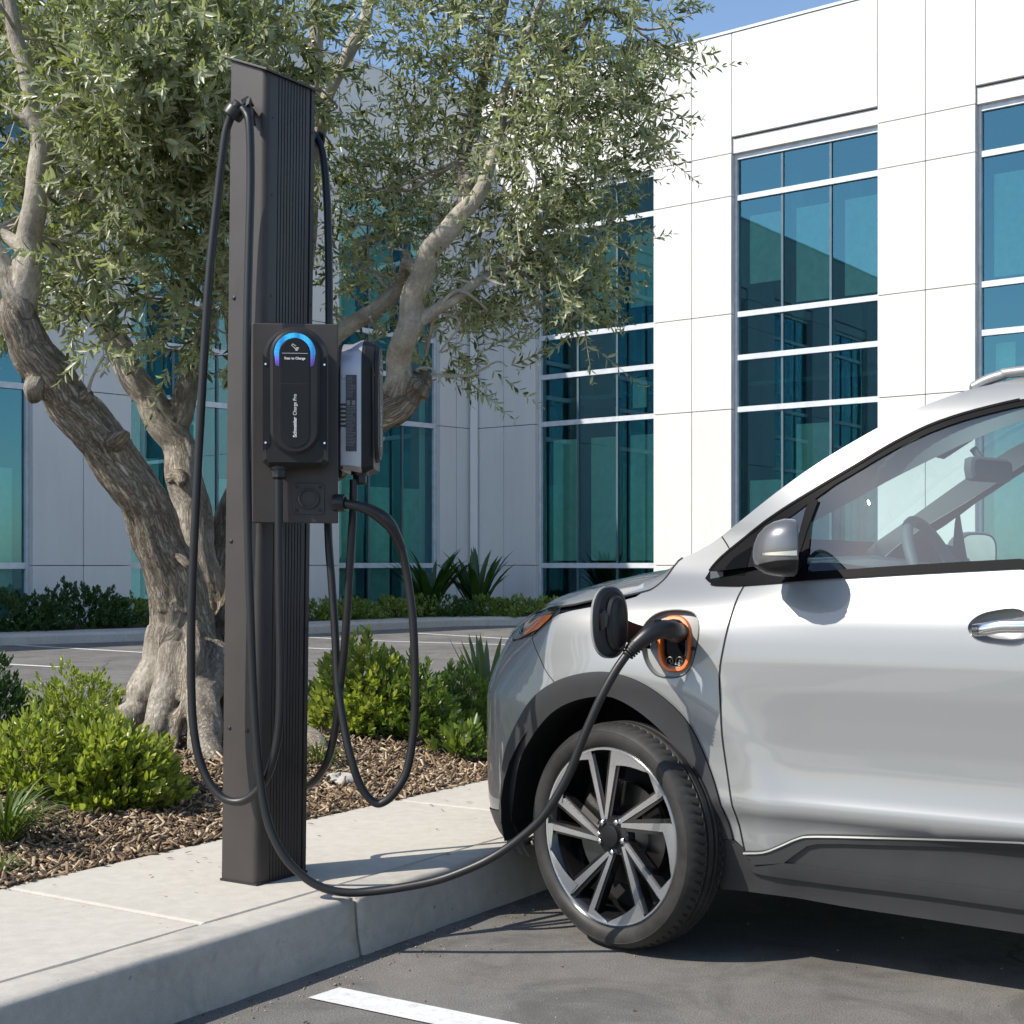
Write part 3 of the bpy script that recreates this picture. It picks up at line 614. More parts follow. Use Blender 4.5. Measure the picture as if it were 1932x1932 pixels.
# ------------------------------------------------------------------ olive tree
LIMBS = [  # (x, y, depth, radius in px, roughness) lists
 # left big trunk
 [(385, 1330, 7.15, 70, .8), (352, 1210, 7.1, 62, .8), (322, 1080, 7.0, 50, .9), (283, 975, 6.9, 46, 1), (232, 885, 6.8, 45, 1), (175, 812, 6.7, 44, 1), (118, 742, 6.6, 42, 1), (68, 672, 6.5, 40, 1), (36, 612, 6.45, 37, 1), (42, 560, 6.45, 27, .35)],
 [(40, 590, 6.45, 30, .5), (50, 520, 6.4, 25, .1), (57, 440, 6.4, 24, .0), (72, 340, 6.35, 22, .0), (78, 265, 6.35, 21, .1), (60, 190, 6.3, 17, .1), (42, 110, 6.3, 15, .1), (18, 20, 6.3, 14, .1), (0, -90, 6.3, 11, .1), (-30, -230, 6.3, 7, .1)],
 [(76, 270, 6.35, 14, .1), (100, 215, 6.3, 10, .1), (130, 180, 6.25, 7, .1), (170, 120, 6.2, 4, .1)],
 [(70, 250, 6.35, 9, .1), (45, 225, 6.3, 6, .1), (0, 195, 6.3, 4, .1)],
 [(40, 590, 6.4, 22, .6), (12, 520, 6.4, 18, .2), (-10, 470, 6.4, 17, .1), (-60, 400, 6.4, 13, .1), (-120, 280, 6.4, 9, .1)],
 [(56, 480, 6.4, 17, .1), (25, 455, 6.45, 14, .1), (-20, 430, 6.5, 12, .1)],
 # middle trunk
 [(400, 1280, 7.3, 55, .7), (388, 1150, 7.35, 44, .6), (372, 1040, 7.4, 36, .5), (355, 930, 7.45, 34, .45), (338, 850, 7.5, 32, .5), (300, 782, 7.5, 30, .5), (262, 725, 7.5, 27, .4), (226, 660, 7.5, 25, .3), (196, 610, 7.5, 20, .2), (160, 580, 7.5, 17, .1), (120, 520, 7.5, 11, .1), (70, 430, 7.5, 7, .1)],
 [(330, 800, 7.5, 26, .5), (352, 740, 7.55, 22, .5), (368, 690, 7.6, 21, .4), (385, 630, 7.6, 17, .3), (392, 570, 7.6, 14, .2), (400, 500, 7.6, 12, .1)],
 [(400, 1180, 7.5, 34, .9), (420, 1050, 7.55, 32, .9), (448, 950, 7.6, 30, .9), (470, 850, 7.65, 26, .7), (462, 720, 7.7, 24, .4), (445, 600, 7.7, 22, .1), (420, 500, 7.7, 21, .0), (396, 400, 7.7, 20, .0), (392, 310, 7.7, 17, .0), (410, 200, 7.7, 13, .1), (430, 80, 7.7, 9, .1), (440, -80, 7.7, 6, .1)],
 # right trunk to the burl
 [(430, 1240, 7.3, 48, .9), (475, 1100, 7.25, 40, .9), (545, 970, 7.15, 37, 1), (620, 880, 7.0, 35, 1), (690, 800, 6.9, 36, 1), (745, 758, 6.85, 38, 1), (785, 728, 6.85, 26, .9), (800, 700, 6.85, 14, .8)],
 [(750, 745, 6.83, 30, .7), (752, 690, 6.75, 24, .15), (768, 620, 6.65, 23, .0), (785, 550, 6.6, 23, .0), (805, 490, 6.5, 21, .0), (838, 440, 6.45, 20, .0), (880, 395, 6.4, 17, .0), (915, 340, 6.4, 14, .0), (935, 270, 6.5, 11, .1), (950, 180, 6.85, 9, .2), (985, 90, 6.85, 8, .2), (1030, -20, 6.85, 6, .2)],
 [(868, 410, 6.45, 14, .2), (880, 350, 6.6, 15, .4), (872, 300, 6.95, 14, .5), (895, 220, 7.0, 12, .5), (915, 130, 7.0, 11, .5), (940, 40, 7.0, 11, .4), (965, -60, 7.0, 9, .4)],
 [(935, 270, 6.5, 9, .3), (985, 200, 6.9, 9, .4), (1040, 120, 6.9, 8, .4), (1090, 60, 6.9, 6, .4), (1150, -10, 6.9, 4, .3)],
 [(800, 520, 6.6, 15, .2), (770, 500, 6.8, 13, .4), (760, 540, 7.1, 14, .3), (720, 575, 7.15, 16, .2), (670, 610, 7.2, 16, .1), (610, 650, 7.25, 17, .1), (560, 720, 7.3, 18, .3), (520, 820, 7.35, 20, .6), (470, 960, 7.4, 24, .8)],
 [(785, 610, 6.65, 12, .1), (840, 575, 6.6, 12, .1), (890, 540, 6.6, 10, .1), (945, 508, 6.7, 8, .1), (1000, 490, 7.15, 5, .1), (1060, 440, 7.2, 3, .1)],
 # stems behind the post
 [(520, 820, 7.5, 18, .4), (560, 600, 7.6, 17, .1), (585, 400, 7.7, 16, .1), (590, 250, 7.7, 15, .1), (596, 100, 7.7, 15, .1), (592, -40, 7.7, 12, .1)],
 [(590, 330, 7.7, 12, .1), (606, 230, 7.6, 13, .0), (632, 150, 7.6, 12, .0), (665, 90, 7.6, 13, .0), (690, 30, 7.6, 12, .0), (705, -60, 7.6, 9, .0)],
 # root flare
 [(335, 1200, 7.0, 54, .5), (305, 1275, 6.9, 48, .4), (268, 1328, 6.85, 34, .3), (232, 1358, 6.8, 22, .3), (200, 1382, 6.8, 12, .3), (175, 1400, 6.8, 5, .3)],
 [(345, 1230, 6.8, 46, .6), (322, 1310, 6.7, 38, .5), (298, 1365, 6.6, 28, .4), (272, 1398, 6.55, 16, .4), (255, 1415, 6.5, 8, .4)],
 [(392, 1240, 6.9, 42, .7), (385, 1320, 6.6, 36, .6), (388, 1390, 6.4, 32, .6), (402, 1440, 6.25, 26, .6), (418, 1475, 6.15, 14, .6)],
 [(365, 1180, 6.75, 20, .9), (368, 1250, 6.65, 18, .9), (352, 1320, 6.6, 16, .8), (335, 1380, 6.55, 14, .8), (328, 1420, 6.5, 8, .8)],
 [(430, 1260, 7.1, 46, .7), (480, 1330, 6.95, 38, .6), (540, 1372, 6.8, 26, .5), (590, 1405, 6.7, 22, .4), (625, 1430, 6.65, 12, .4)],
 [(440, 1270, 7.3, 44, .6), (520, 1320, 7.3, 36, .5), (580, 1352, 7.2, 26, .4), (615, 1385, 7.1, 20, .4), (650, 1412, 7.0, 9, .4)],
 [(400, 1230, 7.2, 66, .8), (405, 1330, 7.15, 74, .8), (410, 1400, 7.1, 80, .7)],
 # knots and stubs
 [(318, 905, 7.4, 10, .9), (338, 898, 7.35, 14, .9), (344, 915, 7.3, 8, .9)],
 [(150, 755, 6.6, 16, 1), (168, 742, 6.55, 13, 1)], [(215, 835, 6.65, 16, 1), (232, 820, 6.6, 15, 1), (236, 812, 6.6, 9, 1)],
 [(78, 705, 6.5, 16, .6), (62, 730, 6.45, 17, .5), (66, 756, 6.5, 13, .5)], [(330, 1035, 6.9, 12, .6), (350, 1062, 6.85, 9, .5), (358, 1070, 6.85, 8, .5)],
 [(785, 735, 6.8, 30, 1), (800, 720, 6.8, 18, 1)],
]
CLUMPS = [  # x, y, depth, rx px, ry px, rdepth m, sprays
 (150, 60, 6.4, 150, 110, .5, 120), (330, 80, 6.3, 150, 110, .6, 150), (480, 60, 6.6, 120, 100, .5, 100), (250, 190, 6.1, 130, 90, .5, 150),
 (380, 220, 6.3, 120, 110, .5, 130), (150, 290, 6.6, 110, 90, .5, 90), (260, 330, 6.5, 120, 90, .5, 110), (360, 400, 6.7, 90, 100, .4, 70),
 (110, 420, 6.9, 100, 90, .4, 70), (220, 480, 6.8, 120, 80, .5, 80), (330, 540, 6.9, 100, 70, .4, 50), (180, 560, 6.9, 90, 50, .4, 26), (60, 560, 6.9, 70, 60, .4, 22),
 (20, 90, 6.5, 100, 130, .5, 90), (-60, 250, 6.6, 110, 150, .5, 70), (10, 330, 6.9, 60, 90, .3, 22), (-120, 60, 6.6, 150, 150, .6, 60), (200, -90, 6.5, 220, 100, .7, 110), (450, -80, 6.6, 180, 90, .6, 60),
 (400, 640, 7.1, 60, 70, .3, 18), (300, 655, 7.1, 60, 50, .3, 12), (520, 130, 7.2, 90, 120, .4, 50), (450, 470, 7.2, 80, 130, .3, 46), (110, 620, 6.7, 60, 40, .3, 8), (195, 655, 6.4, 25, 60, .2, 5),
 (600, 60, 7.6, 60, 80, .3, 16), (625, 260, 7.4, 60, 90, .3, 20), (640, 400, 7.3, 55, 90, .3, 28), (640, 520, 7.3, 50, 80, .3, 18),
 (800, 60, 6.9, 110, 90, .5, 70), (760, 300, 7.0, 110, 90, .4, 70), (760, 420, 7.1, 110, 70, .4, 60), (830, 190, 6.9, 80, 90, .4, 55), (950, 60, 6.8, 120, 90, .5, 80),
 (1080, 60, 6.8, 130, 80, .5, 85), (1190, 60, 6.9, 100, 70, .4, 40), (1000, 190, 6.7, 120, 90, .5, 90), (1120, 190, 6.8, 110, 80, .4, 75), (1210, 170, 6.9, 80, 60, .4, 26), (1285, 110, 6.9, 45, 40, .2, 8),
 (1010, 310, 6.6, 110, 80, .5, 85), (1120, 310, 6.8, 90, 70, .4, 50), (1190, 270, 6.9, 70, 55, .3, 20), (960, 420, 6.7, 100, 80, .5, 80), (1060, 430, 6.8, 90, 80, .4, 70), (1110, 500, 6.9, 70, 70, .4, 36),
 (1040, 550, 6.8, 80, 60, .4, 46), (930, 530, 6.7, 90, 60, .4, 38), (860, 620, 6.8, 90, 60, .4, 46), (1080, 620, 6.9, 50, 40, .3, 14), (790, 570, 7.1, 60, 60, .3, 20), (850, 700, 6.8, 55, 35, .3, 12), (940, 680, 6.8, 35, 30, .2, 6),
 (700, 480, 7.2, 70, 70, .3, 32), (720, 350, 7.2, 60, 70, .3, 28), (1000, -80, 6.8, 260, 80, .6, 100), (720, -60, 7.0, 120, 80, .5, 40), (700, 650, 7.0, 40, 25, .2, 5),
 (1160, 560, 6.95, 35, 25, .2, 6), (1195, 240, 6.9, 80, 30, .2, 10), (1320, 95, 6.9, 18, 14, .1, 3),
]
def build_tree():
    base = bedpt(400, 1400)
    root = thing('olive_tree', base, 'gnarled multi trunk olive tree in the mulch bed behind the dark charging post', 'tree')
    b = MB(); segs = []
    rr = np.random.default_rng(3)
    for lb in LIMBS:
        P = np.array([[*at(x, y, D), r/F*D, q] for x, y, D, r, q in lb])
        C = np.array(catmull(P, 6)); m = len(C)
        if len(lb) > 3:
            ph = rr.uniform(0, 6, 3); t = np.arange(m)
            for k in range(3): C[:, k] += np.minimum(C[:, 3], .07)*.13*np.sin(t*.7+ph[k])
        C[:, 3] = np.maximum(C[:, 3]*1.02, .004)
        b.tube([c[:3] for c in C], list(C[:, 3]), 14)
        for i in range(m-1): segs.append((C[i], C[i+1]))
    o = b.build('trunk', M['bark'])
    mod = o.modifiers.new('r', 'REMESH'); mod.mode = 'VOXEL'; mod.voxel_size = .0105; mod.use_smooth_shade = True
    sm = o.modifiers.new('s', 'SMOOTH'); sm.factor = .5; sm.iterations = 7
    dg = bpy.context.evaluated_depsgraph_get(); me = bpy.data.meshes.new_from_object(o.evaluated_get(dg)); old = o.data; o.modifiers.clear(); o.data = me
    bpy.data.meshes.remove(old); me.name = 'trunk'
    n = len(me.vertices); X = np.empty(n*3, np.float32); me.vertices.foreach_get('co', X); X = X.reshape(-1, 3).astype(float)
    Nn = np.empty(n*3, np.float32); me.vertices.foreach_get('normal', Nn); Nn = Nn.reshape(-1, 3).astype(float)
    A = np.array([s[0] for s in segs]); B = np.array([s[1] for s in segs]); D = B[:, :3]-A[:, :3]; LL = np.linalg.norm(D, axis=1); cum = np.concatenate([[0], np.cumsum(LL)[:-1]])
    best = np.full(n, 1e9); along = np.zeros(n); rough = np.zeros(n); rad = np.zeros(n); idx = np.zeros(n, int)
    for i in range(len(segs)):
        t = np.clip(((X-A[i, :3])@D[i])/(LL[i]**2+1e-12), 0, 1); Q = A[i, :3]+t[:, None]*D[i]; r = A[i, 3]+(B[i, 3]-A[i, 3])*t
        d = np.linalg.norm(X-Q, axis=1)/r; k = d < best
        best[k] = d[k]; along[k] = cum[i]+t[k]*LL[i]; rough[k] = (A[i, 4]+(B[i, 4]-A[i, 4])*t)[k]; rad[k] = r[k]; idx[k] = i
    ref = np.array([0., 1., 0.]); T = D/(LL[:, None]+1e-9); e = np.cross(T, ref); e /= np.linalg.norm(e, axis=1)[:, None]+1e-9; g = np.cross(T, e)
    rel = X-A[idx, :3]; a = np.arctan2(np.sum(rel*g[idx], 1), np.sum(rel*e[idx], 1))
    # gnarled relief: long ridges that run along the limb and twist
    rid = np.abs(np.sin(a*3.2+along*3+np.sin(along*9)*.6))*.5+np.abs(np.sin(a*6.5-along*7+1))*.25+np.sin(along*21+a*2)*.18+np.sin(along*47+a*9)*.10
    disp = np.minimum(rad, .11)*.17*(rid-.45)*(.25+.9*rough)*(.45+.55*np.clip((X[:, 2]-.35)/.5, 0, 1)); az_ = np.arctan2(X[:, 0]-base[0], -(X[:, 1]-base[1])); disp += .011*np.sin(az_*9+X[:, 2]*4+np.sin(X[:, 2]*11))*np.clip((.95-X[:, 2])/.5, 0, 1)
    X2 = X+Nn*disp[:, None]; me.vertices.foreach_set('co', X2.astype(np.float32).ravel()); me.update()
    bv = np.stack([np.cos(a)*rad*1.4, np.sin(a)*rad*1.4, along*.30], 1); wz = np.clip((X[:, 2]-.50)/.25, 0, 1); gp = np.stack([X[:, 0]*1.3, X[:, 1]*1.3, X[:, 2]*.30], 1)
    for nm, ty, fld, val in (('bark', 'FLOAT_VECTOR', 'vector', bv), ('rough', 'FLOAT', 'value', rough), ('bark_low', 'FLOAT_VECTOR', 'vector', gp), ('height_mix', 'FLOAT', 'value', wz)):
        me.attributes.new(nm, ty, 'POINT'); me.attributes[nm].data.foreach_set(fld, val.astype(np.float32).ravel())
    me.polygons.foreach_set('use_smooth', [True]*len(me.polygons))
    me.materials.clear(); me.materials.append(M['bark']); parent(o, root)
    # crown
    LP, LA, LB, LL2, LW = [], [], [], [], []; tw = MB()
    for (x, y, D, rx, ry, rd, ns) in CLUMPS:
        ns = int(ns*.88); D = D+(.55 if x < 175 and y < 600 else (.30 if 560 < x < 960 and 250 < y else 0)); c = at(x, y, D); ax = np.array([rx/F*D, rd, ry/F*D])
        for _ in range(ns):
            d = RNG.normal(size=3); d /= np.linalg.norm(d); r = RNG.random()**.45
            p0 = c+d*ax*r
            out = d*np.array([1, 1, .7])*(.4+.8*r)+np.array([.12, -.1, .12])+RNG.normal(0, .55, 3); out /= np.linalg.norm(out)
            ln = RNG.uniform(.14, .32); k = int(ln/.0215); t = np.linspace(.0, 1, k)
            bend = RNG.normal(0, .25, 3)+np.array([0, 0, -.12]); path = p0+out*(t*ln)[:, None]+bend*(t*t*ln*.6)[:, None]
            tan = np.gradient(path, axis=0); tan /= np.linalg.norm(tan, axis=1)[:, None]
            s = np.cross(tan, np.array([0, 0, 1.])+RNG.normal(0, .1, 3)); s /= np.linalg.norm(s, axis=1)[:, None]; u_ = np.cross(s, tan)
            for sgn in (1, -1):
                cross = np.where(np.arange(k) % 2 == 0, 1., 0.)[:, None]
                sd = (s*(1-cross)+u_*cross)*sgn
                A = tan*RNG.uniform(.55, 1.1, (k, 1))+sd*RNG.uniform(.5, .95, (k, 1))+RNG.normal(0, .16, (k, 3))
                LP.append(path); LA.append(A); LB.append(np.cross(A, sd)+RNG.normal(0, .5, (k, 3)))
                big = 1.2 if x < 560 else .9
                l_ = big*RNG.uniform(.036, .070, k)*(1.05-.45*t**3); LL2.append(l_); LW.append(l_*RNG.uniform(.11, .165, k))
            if RNG.random() < .8: tw.tube(path[::max(1, k//3)], .0016, 3, cap=False)
    V_, Q = leafset(np.concatenate(LP), np.concatenate(LA), np.concatenate(LB), np.concatenate(LL2), np.concatenate(LW), .3, .16)
    print('olive leaves', len(V_)//6)
    cr = fastmesh('crown', V_, Q, M['olive_leaf'], root)
    # small carrying branches inside the crown
    LBs = [s[0][:3] for s in segs if s[0][3] < .06]; LBs = np.array(LBs)
    for (x, y, D, rx, ry, rd, ns) in CLUMPS:
        c = at(x, y, D); j = np.argmin(np.linalg.norm(LBs-c, axis=1)); p = LBs[j]
        for q in range(3 if ns > 30 else 1):
            e = c+np.array([rx/F*D, rd, ry/F*D])*RNG.normal(0, .45, 3); m1 = (p*.6+e*.4)+RNG.normal(0, .05, 3); m2 = (p*.25+e*.75)+RNG.normal(0, .05, 3)
            tw.tube(catmull([p, m1, m2, e], 4), list(np.linspace(.010, .0025, 13)), 5, cap=False)
    tb = tw.build('twig', M['bark'], root); tb['kind'] = 'stuff'
    return root

# ------------------------------------------------------------------ charging post and chargers
def ray_plane(x, y, P0, n):
    d = np.array([(x-HX)/F, 1.0, -(y-HY)/F]); o = np.array([0, 0, CH]); t = np.dot(P0-o, n)/np.dot(d, n); return o+d*t
def stadium(w, h, rb=.0, n=20, flat_bottom=False, cut=.02):
    """outline centred on x=0 with y up, top semicircle; (0,0) at the bottom"""
    r = w/2; P = []
    for i in range(n+1):
        a = math.pi*i/n; P.append((r*math.cos(a), h-r+r*math.sin(a)))
    if flat_bottom: P += [(-r, cut), (-r+cut, 0), (r-cut, 0), (r, cut)]
    else:
        for i in range(1, n): a = math.pi+math.pi*i/n; P.append((r*math.cos(a), r+r*math.sin(a)))
    return P
def scale_poly(P, c, s): return [(c[0]+(p[0]-c[0])*s, c[1]+(p[1]-c[1])*s) for p in P]
LEAN = math.tan(math.radians(.68))
def lean(v):
    v = np.array(v, float); v[:, 0] += (v[:, 2]-ZW)*LEAN; return v
def build_station():
    F0 = uv(3.217, -2.968, 0); a = -Vv; b_ = Uv; WL, WR = .14, .221      # front corner; left face runs along -v, right face along +u
    root = thing('charging_post', uv(3.3, -3.04, ZW), 'tall dark bronze square charging post standing on the pale concrete sidewalk', 'post')
    up = np.array([0, 0, 1.]); H = 2.41
    def L_(mb):
        mb.v = [tuple(p) for p in lean(mb.v)]; return mb
    # post body: rounded front corner, ribbed right side
    P = []
    r = .022
    for i in range(7):
        t = i/6*math.pi/2; P.append((r-r*math.sin(t), r-r*math.cos(t)))   # (along a, along b_)
    P = P[::-1]
    ring = [(WL, .0)]+[(p[1], p[0]) for p in P[::-1]] if False else None
    pts = [(WL, 0.0)]
    for i in range(7):
        t = i/6*math.pi/2; pts.append((r-r*math.sin(t), r-r*math.cos(t)))
    # ribs on the right face (a=0): from b .05 to .19
    x = .055
    while x < .190:
        pts += [(0, x), (.0035, x+.0008), (.0035, x+.0032), (0, x+.004)]; x += .0135
    pts += [(0, .197), (.008, .1975), (.008, .205), (0, .2055), (0, WR), (WL, WR)]
    m = MB(); n = len(pts); V_ = []
    for z in (ZW, None):
        for pa, pb in pts:
            zz = ZW if z is not None else ZW+H+.40*(pa-.0)
            V_.append(F0+a*pa+b_*pb+up*zz)
    m.add(V_, [(i, (i+1) % n, n+(i+1) % n, n+i) for i in range(n)]+[tuple(range(n, 2*n))])
    o = L_(m).build('post_body', M['powder'], root, smooth=True, angle=25)
    m = MB(); e = .010; hx = lambda pa: ZW+H+.40*pa+.002
    V_ = [F0+a*pa+b_*pb+up*(hx(pa)+dz) for dz in (0, .007) for pa, pb in ((-e, -e), (WL+.028, -e), (WL+.028, WR+.020), (-e, WR+.020))]
    m.add(V_, [(0, 3, 2, 1), (4, 5, 6, 7), (0, 1, 5, 4), (1, 2, 6, 5), (2, 3, 7, 6), (3, 0, 4, 7)])
    bevel(L_(m).build('cap', M['powder'], root), .0015)
    m = MB()   # base plate and rivets
    m.box(F0+a*(-.004)+b_*(-.004)+up*(ZW), a*(WL+.008), b_*(WR+.008), up*.006); L_(m).build('base_plate', M['powder_dark'], root)
    m = MB()
    for pa, z in ((.118, 1.02), (.115, .46), (.045, .455), (.118, 1.75)): m.lathe(F0+a*pa+up*(ZW+z), -b_, [(-.002, .006), (.003, .006), (.0045, .003), (.0045, .0001)], 12)
    for pb in (.033, .212):
        for z in (.3, .75, 1.75, 2.05, 2.28): m.lathe(F0+b_*pb+up*(ZW+z), -a, [(-.002, .004), (.0012, .004), (.0012, .0001)], 10)
    L_(m).split('rivet', M['powder_dark'], root, smooth=True)
    # mounting plate in front of the post
    P0 = at(475.6, 609, 4.235); ex = np.array([math.cos(math.radians(5)), math.sin(math.radians(5)), 0]); en = np.array([ex[1], -ex[0], 0]); W = .248; zt = 1.822; zb = 1.241
    base = np.array([P0[0], P0[1], 0])
    m = MB(); m.box(base+up*zb-en*.045, ex*W, en*.045, up*(zt-zb)); bevel(m.build('mounting_plate', M['powder'], root), .003)
    m = MB()
    m.box(base+up*(zb+.04)-en*.12+ex*.05, ex*.12, en*.075, up*(zt-zb-.10)); m.build('bracket', M['powder_dark'], root)
    def pp(x, y):          # pixel on the plate -> (i, z)
        q = ray_plane(x, y, base, en); return float((q-base)@ex), float(q[2])
    # blank socket cover
    def chamf(w, h, c): return [(-w+c, -h), (w-c, -h), (w, -h+c), (w, h-c), (w-c, h), (-w+c, h), (-w, h-c), (-w, -h+c)]
    i0, z0 = pp(582.5, 941)
    c = base+ex*i0+up*z0
    m = MB(); m.prism(chamf(.0465, .046, .007), c, ex, up, en, .0, .004, bev=.0015, inset=.0015)
    m.lathe(c, en, [(.004, .031), (.014, .030), (.015, .028), (.014, .025), (.005, .0245), (.005, .0001)], 40)
    sc_ = m.build('socket_cover', M['powder'], root, smooth=True, angle=30)
    m = MB()
    for sx in (-.034, .034):
        for sz in (-.034, .034): m.lathe(c+ex*sx+up*sz, en, [(.004, .0055), (.0055, .005), (.0055, .003), (.0045, .0028), (.0045, .0001)], 12)
    m.split('screw', M['powder_dark'], smooth=True, under=sc_)
    # side holster for the second connector
    hc = at(637, 949, 4.262); hd = np.array([.985, -.17, 0])
    m = MB(); m.lathe(hc-hd*.01, hd, [(0, .026), (.030, .026), (.033, .024), (.033, .019), (.01, .018)], 28)
    m.build('holster', M['black_plastic'], root, smooth=True, angle=40)
    # bracket that carries the second charger
    c2 = at(640, 780, 4.36)
    m = MB(); m.box(np.array([c2[0]-.16, 4.33, 1.38]), (.165, .055, 0), (-.012, .05, 0), (0, 0, .40)); m.build('side_bracket', M['powder_dark'], root)
    # cable hooks
    hk = at(452, 213, 4.275)
    fa = -b_                                    # outward from the left face
    m = MB(); tx = np.array([.50, -.15, .62]); tx /= np.linalg.norm(tx); rc = at(443, 211, 4.232)
    m.lathe(rc, tx, [(-.016, .0145), (-.018, .0265), (-.014, .0295), (.010, .0295), (.014, .0275), (.014, .0215), (.006, .0205), (.006, .0150)], 36, ref=(0, 1, 0))
    m.lathe(rc+tx*.020, tx, [(-.006, .0148), (-.006, .0205), (.006, .0215), (.009, .0195), (.006, .0145)], 32, ref=(0, 1, 0))
    m.tube([rc+np.array([.0, .02, .010]), at(462, 205, 4.29), at(466, 206, 4.34)], [.012, .014, .016], 10)
    m.box(at(458, 197, 4.262), (.022, -.004, .010), (.004, .05, 0), (-.006, 0, .014)); m.box(at(469, 228, 4.262), (.014, 0, 0), (.0, .05, 0), (-.010, 0, .050)); m.box(at(463, 200, 4.25), (.010, -.004, .006), (0, .03, 0), (.004, 0, .020))
    m.build('cable_hook', M['black_plastic'], root, smooth=True, angle=35)
    hk2 = at(585, 258, 4.57); m = MB(); m.lathe(hk2-Uv*.05, Uv, [(0, .013), (.04, .013), (.04, .026), (.046, .028), (.05, .026), (.05, .015), (.085, .015), (.085, .026), (.092, .027), (.093, .001)], 24)
    m.build('cable_hook', M['black_plastic'], root, smooth=True, angle=35)
    return root, base, ex, en, pp
def charger(c, ex, en, label, side_label, lit, name='wall_charger'):
    """c = bottom centre of the back; ex = right; en = outwards"""
    up = np.array([0, 0, 1.]); H = .402; W = .186; c = np.asarray(c, float)
    root = thing(name, c, label, 'ev charger', 'wall chargers mounted on the charging post')
    out = stadium(W, H, flat_bottom=True, cut=.016)
    m = MB()
    # shell, tapering toward the back
    back = [(p[0]*.97, .006+p[1]*.955) for p in out]; n = len(out)
    V_ = [c+ex*p[0]+up*p[1]+en*.004 for p in back]+[c+ex*p[0]+up*p[1]+en*.030 for p in back]+[c+ex*p[0]+up*p[1]+en*.058 for p in out]+[c+ex*p[0]+up*p[1]+en*.066 for p in out]
    m.add(V_, [(j*n+i, j*n+(i+1) % n, (j+1)*n+(i+1) % n, (j+1)*n+i) for j in range(3) for i in range(n)]+[tuple(range(n))[::-1]])
    m.build('housing', M['silver_shell'], root, smooth=True, angle=28)
    m = MB(); m.prism(out, c, ex, up, en, .066, .100, bev=.026, inset=.012)
    m.prism(offset_poly(out, -.001), c, ex, up, en, .0655, .0685)
    # raised stadium
    s = [(p[0], p[1]+.034) for p in stadium(.140, .355, n=26)]
    m.prism(s, c, ex, up, en, .098, .112, bev=.008, inset=.008)
    # side wings
    cov = m.build('cover', M['dark_satin'], root, smooth=True, angle=24)
    m = MB()
    for sx in (-1, 1):
        wing = [(sx*.070, .062), (sx*.0905, .042), (sx*.0905, .318), (sx*.070, .296)]
        if sx > 0: wing = wing
        else: wing = wing[::-1]
        m.prism(wing, c, ex, up, en, .098, .1015)
    m.split('wing', M['panel_black'], under=cov)
    m = MB()
    for sx in (-.083, .083):
        for z in (.067, .290): m.lathe(c+ex*sx+up*z, en, [(.1014, .0058), (.1032, .0055), (.1032, .0035), (.1022, .0032), (.1022, .0001)], 14)
    m.split('screw', M['black_plastic'], smooth=True, under=cov)
    m = MB()
    for sx in (-.083, .083):
        for z in (.067, .290): m.lathe(c+ex*sx+up*z, en, [(.1024, .0031), (.1034, .0028), (.1034, .0001)], 12)
    m.split('screw_head', M['chrome'], smooth=True, under=cov)
    pan = stadium(.084, .310, n=24); pan = [(p[0], p[1]+.052) for p in pan]
    m = MB(); m.prism(pan, c, ex, up, en, .111, .1135, bev=.001, inset=.001); po = m.build('front_panel', M['panel_black'], root, smooth=True, angle=30)
    m = MB(); m.box(c+ex*(-.0415)+up*.233+en*.1132, ex*.083, up*.0012, en*.0004); sub(m.build('seam', M['powder_dark'], None), po)
    # light arc
    m = MB(); cz = .052+.310-.042; n = 40; r0, r1 = .0438, .0582; V_ = []
    path = [(-1, -.034), (-1, -.018)]
    for i in range(n+1):
        a = math.pi-math.pi*i/n; V_ += [c+ex*r0*math.cos(a)+up*(cz+r0*math.sin(a))+en*.1128, c+ex*r1*math.cos(a)+up*(cz+r1*math.sin(a))+en*.1128]
    pre = [c-ex*r0+up*(cz-.038)+en*.1128, c-ex*(r0+.010)+up*(cz-.034)+en*.1128, c-ex*r0+up*(cz-.018)+en*.1128, c-ex*(r1-.002)+up*(cz-.014)+en*.1128]
    post = [c+ex*r0+up*(cz-.018)+en*.1128, c+ex*(r1-.002)+up*(cz-.014)+en*.1128, c+ex*r0+up*(cz-.038)+en*.1128, c+ex*(r0+.010)+up*(cz-.034)+en*.1128]
    V_ = pre+V_+post; k = len(V_)//2
    m.add(V_, [(2*i, 2*i+2, 2*i+3, 2*i+1) for i in range(k-1)]); m.build('light_arc', M['led'] if lit else M['panel_black'], root)
    # writing
    T = en*.1137
    text_mesh('lettering', 'Scan to Charge', .0094, c+up*.3055+T, ex, up, M['white_ink'], root, bold=.00022, width=.0585)
    m = MB(); m.box(c+ex*(-.036)+up*.3195+T, ex*.072, up*.0009, en*.0004)
    # card and hand symbol
    q = c+up*.337+T; e1 = (ex*.8-up*.6); e2 = (ex*.6+up*.8)
    def bar(p, d, l, w): m.box(p-np.cross(en, d)*w/2, d*l, np.cross(en, d)*w, en*.0004)
    for p, d, l in ((q-ex*.009+up*.005, e1, .012), (q-ex*.009+up*.005, e2, .006), (q-ex*.009+up*.005+e2*.006, e1, .011), (q+ex*.001-up*.004, ex, .010), (q+ex*.001-up*.0065, ex, .008), (q+ex*.002-up*.009, ex, .006), (q-ex*.001-up*.002, e1, .006), (q+ex*.003-up*.001, ex, .009)): bar(p, d, l, .0012)
    m.build('symbol', M['white_ink'], root)
    text_mesh('lettering', 'Schneider', .0142, c+up*.1105+ex*.0005+T, up, -ex, M['white_ink'], root, bold=.00025, width=.0575)
    text_mesh('lettering', 'Charge Pro', .0142, c+up*.1740+ex*.0005+T, up, -ex, M['white_ink'], root, bold=.0, width=.0590)
